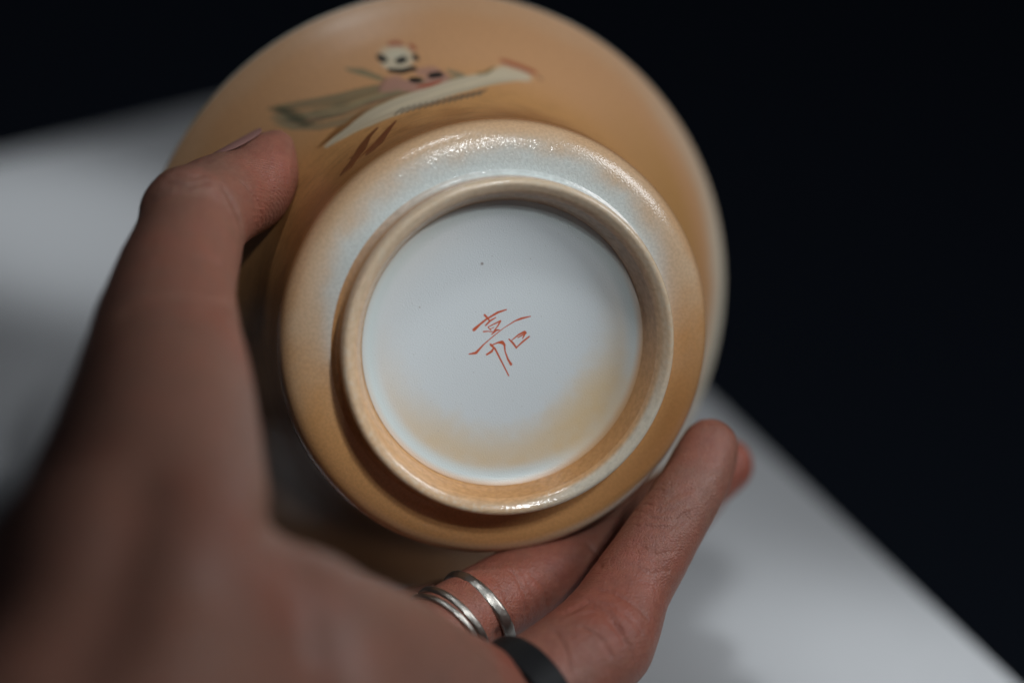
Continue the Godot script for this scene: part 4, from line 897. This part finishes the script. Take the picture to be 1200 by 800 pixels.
func field(p: Vector3, active: PackedInt32Array) -> float:
	# segments come sorted by group: palm chains, thumb tip, fingers
	var palm := 1000.0
	var best := 1000.0
	var group := -1
	var d := 1000.0
	for s in active:
		if seg_group[s] != group:
			if group >= FIRST_FINGER:
				best = minf(best, smin(palm, d, FINGERS[group - FIRST_FINGER][0]))
			elif group == THUMB_GROUP:
				palm = smin(palm, d, 1.6)
			elif group >= 0:
				palm = smin(palm, d, PALM_BLEND)
			group = seg_group[s]
			d = 1000.0
		var v := p - seg_a[s]
		var x := v.dot(seg_dir[s])
		var t := clampf(x + sqrt(maxf(v.length_squared() - x * x, 0.0)) * seg_k[s], 0.0, seg_len[s])
		d = minf(d, (v - seg_dir[s] * t).length() - seg_r[s] - seg_dr[s] * t)
	if group >= FIRST_FINGER:
		best = minf(best, smin(palm, d, FINGERS[group - FIRST_FINGER][0]))
	elif group == THUMB_GROUP:
		palm = smin(palm, d, 1.6)
	elif group >= 0:
		palm = smin(palm, d, PALM_BLEND)
	return minf(best, palm)


func build_hand() -> void:
	for i in PALM_CHAINS.size():
		add_chain(PALM_CHAINS[i], i)
	add_chain(THUMB_TIP, THUMB_GROUP)
	for i in FINGERS.size():
		add_chain(FINGERS[i][1], FIRST_FINGER + i)
	var lo := Vector3(1e9, 1e9, 1e9)
	var hi := -lo
	for s in seg_a.size():
		lo = lo.min(seg_a[s] - Vector3.ONE * (seg_r[s] + 3.0))
		hi = hi.max(seg_a[s] + Vector3.ONE * (seg_r[s] + 3.0))
	var edge := CELL * BLOCK
	var nb := Vector3i(((hi - lo) / edge).ceil())
	var diag := edge * 0.87
	var cells := {}                       # cell key -> vertex number
	var verts := PackedVector3Array()
	var quads := []                       # [cell, axis, inside first]
	var n1 := BLOCK + 1
	var val := PackedFloat32Array()
	val.resize(n1 * n1 * n1)
	var corner := PackedInt32Array([0, 1, n1, n1 + 1, n1 * n1, n1 * n1 + 1, n1 * n1 + n1, n1 * n1 + n1 + 1])
	for bz in nb.z:
		for by in nb.y:
			for bx in nb.x:
				var origin := lo + Vector3(bx, by, bz) * edge
				var mid := origin + Vector3.ONE * edge / 2
				var dist := PackedFloat32Array()
				dist.resize(seg_a.size())
				var near := 1e9
				for s in seg_a.size():
					var v := mid - seg_a[s]
					var x := v.dot(seg_dir[s])
					var t := clampf(x + sqrt(maxf(v.length_squared() - x * x, 0.0)) * seg_k[s], 0.0, seg_len[s])
					dist[s] = (v - seg_dir[s] * t).length() - seg_r[s] - seg_dr[s] * t
					near = minf(near, dist[s])
				if near > diag + 2.0 or near < -diag - 3.5:
					continue
				var active := PackedInt32Array()
				for s in seg_a.size():
					if dist[s] < near + 2.0 * diag + PALM_BLEND:
						active.append(s)
				var at := 0
				for z in n1:
					for y in n1:
						for x in n1:
							val[at] = field(origin + Vector3(x, y, z) * CELL, active)
							at += 1
				for z in BLOCK:
					for y in BLOCK:
						for x in BLOCK:
							var base := (z * n1 + y) * n1 + x
							var mask := 0
							for c in 8:
								if val[base + corner[c]] < 0.0:
									mask |= 1 << c
							if mask == 0 or mask == 255:
								continue
							var sum := Vector3.ZERO
							var count := 0
							for c in 8:
								for ax in 3:
									var c2 := c | (1 << ax)
									if c2 == c:
										continue
									var v1 := val[base + corner[c]]
									var v2 := val[base + corner[c2]]
									if (v1 < 0.0) == (v2 < 0.0):
										continue
									var p := Vector3(c & 1, (c >> 1) & 1, (c >> 2) & 1)
									p[ax] = v1 / (v1 - v2)
									sum += p
									count += 1
							var cell := Vector3i(bx * BLOCK + x, by * BLOCK + y, bz * BLOCK + z)
							cells[cell] = verts.size()
							verts.append(origin + (Vector3(x, y, z) + sum / count) * CELL)
							var inside := val[base] < 0.0
							for ax in 3:
								if (val[base + corner[1 << ax]] < 0.0) != inside:
									quads.append([cell, ax, inside])
	var idx := PackedInt32Array()
	for q in quads:
		var c: Vector3i = q[0]
		var u := Vector3i.ZERO
		var v := Vector3i.ZERO
		u[(q[1] + 1) % 3] = 1
		v[(q[1] + 2) % 3] = 1
		var a: int = cells.get(c - u - v, -1)
		var b: int = cells.get(c - v, -1)
		var d: int = cells.get(c, -1)
		var e: int = cells.get(c - u, -1)
		if a < 0 or b < 0 or d < 0 or e < 0:
			continue
		if q[2]:
			idx.append_array([a, d, b, a, e, d])
		else:
			idx.append_array([a, b, d, a, d, e])
	for level in 3:
		var fine := refine(verts, idx, level)
		verts = fine[0]
		idx = fine[1]
	var nrm := normals(verts, idx)
	# creases, low relief and skin colour
	var lumps := FastNoiseLite.new()
	lumps.frequency = 0.06
	lumps.fractal_octaves = 3
	lumps.seed = 8
	var blotch := FastNoiseLite.new()
	blotch.frequency = 0.16
	blotch.fractal_octaves = 3
	blotch.seed = 18
	var col := PackedColorArray()
	col.resize(verts.size())
	for i in verts.size():
		var p := verts[i]
		var push := lumps.get_noise_3dv(p) * 0.22
		var fold := 0.0
		for g in CREASES:
			var reach: float = g[0] * 2.6
			var pts: Array = g[2]
			var best := 1e9
			for j in pts.size() - 1:
				var a: Vector3 = pts[j]
				var ab: Vector3 = pts[j + 1] - a
				if absf(p.x - a.x) > reach + absf(ab.x) or absf(p.y - a.y) > reach + absf(ab.y):
					continue
				best = minf(best, (p - a - ab * clampf((p - a).dot(ab) / ab.length_squared(), 0.0, 1.0)).length())
			if best < reach:
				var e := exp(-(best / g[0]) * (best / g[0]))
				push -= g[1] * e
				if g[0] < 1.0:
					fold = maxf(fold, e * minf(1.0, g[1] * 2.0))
		var to_print := p - PRINT_CENTRE
		var reach_print := to_print.length()
		if reach_print < 8.0:
			push += 0.028 * (1.0 - smoothstep(4.0, 8.0, reach_print)) * sin(TAU * (to_print.dot(PRINT_ACROSS) + 0.035 * to_print.length_squared()) / 0.56)
		verts[i] = p + nrm[i] * push
		var n := blotch.get_noise_3dv(p)
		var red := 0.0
		for f in REDDENED:
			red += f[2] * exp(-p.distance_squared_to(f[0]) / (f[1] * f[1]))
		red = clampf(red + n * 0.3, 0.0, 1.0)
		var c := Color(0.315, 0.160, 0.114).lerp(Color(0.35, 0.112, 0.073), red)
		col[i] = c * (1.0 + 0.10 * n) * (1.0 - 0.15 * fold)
		col[i].a = 1.0
	nrm = normals(verts, idx)
	for i in verts.size():
		verts[i] *= MM
	var arr := []
	arr.resize(Mesh.ARRAY_MAX)
	arr[Mesh.ARRAY_VERTEX] = verts
	arr[Mesh.ARRAY_NORMAL] = nrm
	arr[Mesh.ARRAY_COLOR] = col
	arr[Mesh.ARRAY_INDEX] = idx
	var mesh := ArrayMesh.new()
	mesh.add_surface_from_arrays(Mesh.PRIMITIVE_TRIANGLES, arr)
	var m := StandardMaterial3D.new()
	m.vertex_color_use_as_albedo = true
	m.roughness = 0.41
	m.metallic_specular = 0.45
	m.subsurf_scatter_enabled = true
	m.subsurf_scatter_strength = 0.06
	m.uv1_triplanar = true
	m.uv1_scale = Vector3.ONE * 75.0
	m.heightmap_enabled = true
	m.heightmap_texture = texture(skin_relief())
	m.heightmap_scale = 0.017
	m.albedo_texture = texture(skin_mottle())
	var hand := obj("hand", mesh, m)
	hand.transform = grip
	tag(hand, "hand with thumb and curled ringed fingers gripping the glazed bowl from below", "hand")
	build_nail(hand)


func wanted(p: Vector3, level: int) -> bool:
	# where the surface carries fine folds or the ridges of the thumb
	if p.distance_squared_to(PRINT_CENTRE) < 64.0:
		return true
	if level == 2:
		return false
	for g in CREASES:
		if g[0] > 0.9:
			continue
		var reach: float = 2.6 * g[0] + (1.0 if level == 0 else 0.5)
		var pts: Array = g[2]
		for j in pts.size() - 1:
			var a: Vector3 = pts[j]
			var ab: Vector3 = pts[j + 1] - a
			if absf(p.x - a.x) > reach + absf(ab.x) or absf(p.y - a.y) > reach + absf(ab.y):
				continue
			if (p - a - ab * clampf((p - a).dot(ab) / ab.length_squared(), 0.0, 1.0)).length() < reach:
				return true
	return false


func refine(verts: PackedVector3Array, idx: PackedInt32Array, level: int) -> Array:
	# splits the edges that end near a fold, and the triangles with them
	var near := PackedByteArray()
	near.resize(verts.size())
	for i in verts.size():
		near[i] = 1 if wanted(verts[i], level) else 0
	var nrm := normals(verts, idx)
	var middle := {}
	var out := PackedInt32Array()
	for t in range(0, idx.size(), 3):
		var v := [idx[t], idx[t + 1], idx[t + 2]]
		var m := [-1, -1, -1]
		var count := 0
		for e in 3:
			var a: int = v[e]
			var b: int = v[(e + 1) % 3]
			if near[a] or near[b]:
				var key := mini(a, b) * 4194304 + maxi(a, b)
				if not middle.has(key):
					middle[key] = verts.size()
					# bulge the new point out to the curve that the two normals suggest
					var d := verts[b] - verts[a]
					var lift := (nrm[a] * nrm[a].dot(d) - nrm[b] * nrm[b].dot(d)) * 0.125
					verts.append((verts[a] + verts[b]) * 0.5 + lift.limit_length(0.15))
				m[e] = middle[key]
				count += 1
		if count == 0:
			out.append_array(v)
		elif count == 3:
			out.append_array([v[0], m[0], m[2], m[0], v[1], m[1], m[2], m[1], v[2], m[0], m[1], m[2]])
		elif count == 2:
			for e in 3:
				if m[e] < 0:      # edge e whole, the others split
					var p: int = v[e]
					var q: int = v[(e + 1) % 3]
					var r: int = v[(e + 2) % 3]
					var mq: int = m[(e + 1) % 3]
					var mr: int = m[(e + 2) % 3]
					out.append_array([p, q, mq, p, mq, mr, mr, mq, r])
		else:
			for e in 3:
				if m[e] >= 0:
					out.append_array([v[e], m[e], v[(e + 2) % 3], m[e], v[(e + 1) % 3], v[(e + 2) % 3]])
	return [verts, out]


func normals(verts: PackedVector3Array, idx: PackedInt32Array) -> PackedVector3Array:
	var out := PackedVector3Array()
	out.resize(verts.size())
	for t in range(0, idx.size(), 3):
		var a := idx[t]
		var b := idx[t + 1]
		var c := idx[t + 2]
		var n := (verts[c] - verts[a]).cross(verts[b] - verts[a])
		out[a] += n
		out[b] += n
		out[c] += n
	for i in out.size():
		out[i] = out[i].normalized()
	return out


func skin_relief() -> Image:
	# a net of fine furrows with pores
	var a := noise_image(512, 512, 0.055, FastNoiseLite.TYPE_CELLULAR, 1, 3, true)
	var b := noise_image(512, 512, 0.14, FastNoiseLite.TYPE_CELLULAR, 1, 13, true)
	a.convert(Image.FORMAT_L8)
	b.convert(Image.FORMAT_L8)
	var da := a.get_data()
	var db := b.get_data()
	var out := PackedByteArray()
	out.resize(da.size())
	for i in da.size():
		out[i] = int(clampf(255.0 * (0.65 * pow(da[i] / 255.0, 0.6) + 0.35 * pow(db[i] / 255.0, 0.7)), 0, 255))
	return Image.create_from_data(512, 512, false, Image.FORMAT_L8, out)


func skin_mottle() -> Image:
	# faint freckled unevenness, near white: it only varies the skin's own colour
	var a := noise_image(256, 256, 0.03, FastNoiseLite.TYPE_SIMPLEX, 4, 41, true)
	var b := noise_image(256, 256, 0.12, FastNoiseLite.TYPE_SIMPLEX, 2, 43, true)
	a.convert(Image.FORMAT_L8)
	b.convert(Image.FORMAT_L8)
	var da := a.get_data()
	var db := b.get_data()
	var out := PackedByteArray()
	out.resize(da.size() * 3)
	for i in da.size():
		var v := (da[i] - 128.0) / 128.0
		var w := (db[i] - 128.0) / 128.0
		out[i * 3] = int(clampf(240.0 + 14.0 * v + 10.0 * w, 0, 255))
		out[i * 3 + 1] = int(clampf(236.0 + 22.0 * v + 12.0 * w, 0, 255))
		out[i * 3 + 2] = int(clampf(236.0 + 20.0 * v + 12.0 * w, 0, 255))
	return Image.create_from_data(256, 256, false, Image.FORMAT_RGB8, out)


func build_nail(hand: Node3D) -> void:
	var a: Vector3 = THUMB_TIP[2][0]
	var b: Vector3 = THUMB_TIP[4][0]
	var along := (b - a).normalized()
	var up := Vector3(-0.34, 0.86, -0.33)
	up = (up - along * up.dot(along)).normalized()
	var side := along.cross(up)
	var mid := a.lerp(b, 0.78)
	var pos := PackedVector3Array()
	var nrm := PackedVector3Array()
	var uv := PackedVector2Array()
	var rows := 17
	var cols := 21
	for layer in 2:
		for i in rows:
			for j in cols:
				var u := 2.0 * i / (rows - 1.0) - 1.0
				var v := 2.0 * j / (cols - 1.0) - 1.0
				var wide := 0.80 * (1.0 - 0.45 * pow(maxf(0.0, u), 4.0)) * (1.0 - 0.30 * pow(maxf(0.0, -u), 3.0))
				var phi := v * wide
				var rad := lerpf(6.85, 5.85, (u + 1.0) / 2.0) - (0.9 if layer == 1 else 0.0)
				var dir := up * cos(phi) + side * sin(phi)
				pos.append((mid + along * (u * 6.0) + dir * rad) * MM)
				nrm.append(dir * (1.0 if layer == 0 else -1.0))
				uv.append(Vector2(u, v))
	var m := StandardMaterial3D.new()
	m.albedo_color = Color(0.36, 0.185, 0.16).linear_to_srgb()
	m.roughness = 0.24
	var st := SurfaceTool.new()
	st.begin(Mesh.PRIMITIVE_TRIANGLES)
	var half := rows * cols
	st.append_from(grid_mesh(rows, cols, pos.slice(0, half), nrm.slice(0, half), uv.slice(0, half)), 0, Transform3D())
	st.append_from(grid_mesh(rows, cols, pos.slice(half), nrm.slice(half), uv.slice(half)), 0, Transform3D())
	obj("thumb_nail", st.commit(), m, hand)


# ------------------------------------------------------------------ the rings
func band(r_in: float, r_out: float, half_wide: float, dents: float, seed_: int, flat := 0.35) -> ArrayMesh:
	# a closed band round y, its section a rounded rectangle, its outside lightly hammered
	var n := FastNoiseLite.new()
	n.frequency = 0.45
	n.seed = seed_
	var sec := PackedVector2Array()
	var mid := (r_in + r_out) / 2
	var hr := (r_out - r_in) / 2
	for k in 25:
		var a := TAU * k / 24.0
		sec.append(Vector2(mid + hr * signf(cos(a)) * pow(absf(cos(a)), flat * 2.0), half_wide * signf(sin(a)) * pow(absf(sin(a)), flat * 2.0)))
	var pos := PackedVector3Array()
	var nrm := PackedVector3Array()
	var uv := PackedVector2Array()
	var cols := 121
	for i in sec.size():
		var t := (sec[(i + 1) % 24] - sec[(i + 23) % 24]).normalized()
		for c in cols:
			var th := TAU * (c % (cols - 1)) / (cols - 1.0)
			var p := Vector3(cos(th) * sec[i].x, sec[i].y, sin(th) * sec[i].x)
			if sec[i].x > mid:
				p -= Vector3(cos(th), 0, sin(th)) * dents * maxf(0.0, n.get_noise_3dv(p) + 0.2)
			pos.append(p * MM)
			nrm.append(Vector3(cos(th) * t.y, -t.x, sin(th) * t.y))
			uv.append(Vector2(c / (cols - 1.0), i / 24.0))
	return grid_mesh(sec.size(), cols, pos, nrm, uv)


func place_ring(o: Node3D, at: Vector3, axis: Vector3) -> void:
	var y := axis.normalized()
	var x := Vector3(0, 0, 1).cross(y).normalized()
	o.transform = grip * Transform3D(Basis(x, y, x.cross(y)), at * MM)


func build_rings() -> void:
	var silver := StandardMaterial3D.new()
	silver.albedo_color = Color(0.37, 0.345, 0.31).linear_to_srgb()
	silver.metallic = 1.0
	silver.roughness = 0.38
	var worn := noise_image(256, 64, 0.06, FastNoiseLite.TYPE_SIMPLEX, 4, 88)
	silver.heightmap_enabled = true
	silver.heightmap_texture = texture(worn)
	silver.heightmap_scale = 0.006
	var black := StandardMaterial3D.new()
	black.albedo_color = Color(0.010, 0.010, 0.011).linear_to_srgb()
	black.roughness = 0.55
	black.metallic_specular = 0.3
	var one := obj("silver_ring", band(6.0, 7.1, 0.95, 0.22, 3), silver)
	place_ring(one, RING_PLACES[0][0], RING_PLACES[0][1])
	tag(one, "wider hammered silver ring on the finger under the bowl, nearer the fingertip", "ring", "silver rings on one finger")
	var two := obj("silver_ring", band(6.1, 7.0, 0.6, 0.15, 5), silver)
	place_ring(two, RING_PLACES[1][0], RING_PLACES[1][1])
	tag(two, "thin silver ring beside the wider one, in the middle of the three silver rings", "ring", "silver rings on one finger")
	var three := obj("silver_ring", band(6.2, 7.0, 0.5, 0.12, 7), silver)
	place_ring(three, RING_PLACES[2][0], RING_PLACES[2][1])
	tag(three, "thinnest silver ring, half hidden behind the palm and farthest from the fingertip", "ring", "silver rings on one finger")
	var dark := obj("black_ring", band(8.1, 9.2, 2.5, 0.0, 9, 0.22), black)
	place_ring(dark, RING_PLACES[3][0], RING_PLACES[3][1])
	tag(dark, "broad matt black ring on the nearest finger, by the lower edge", "ring")
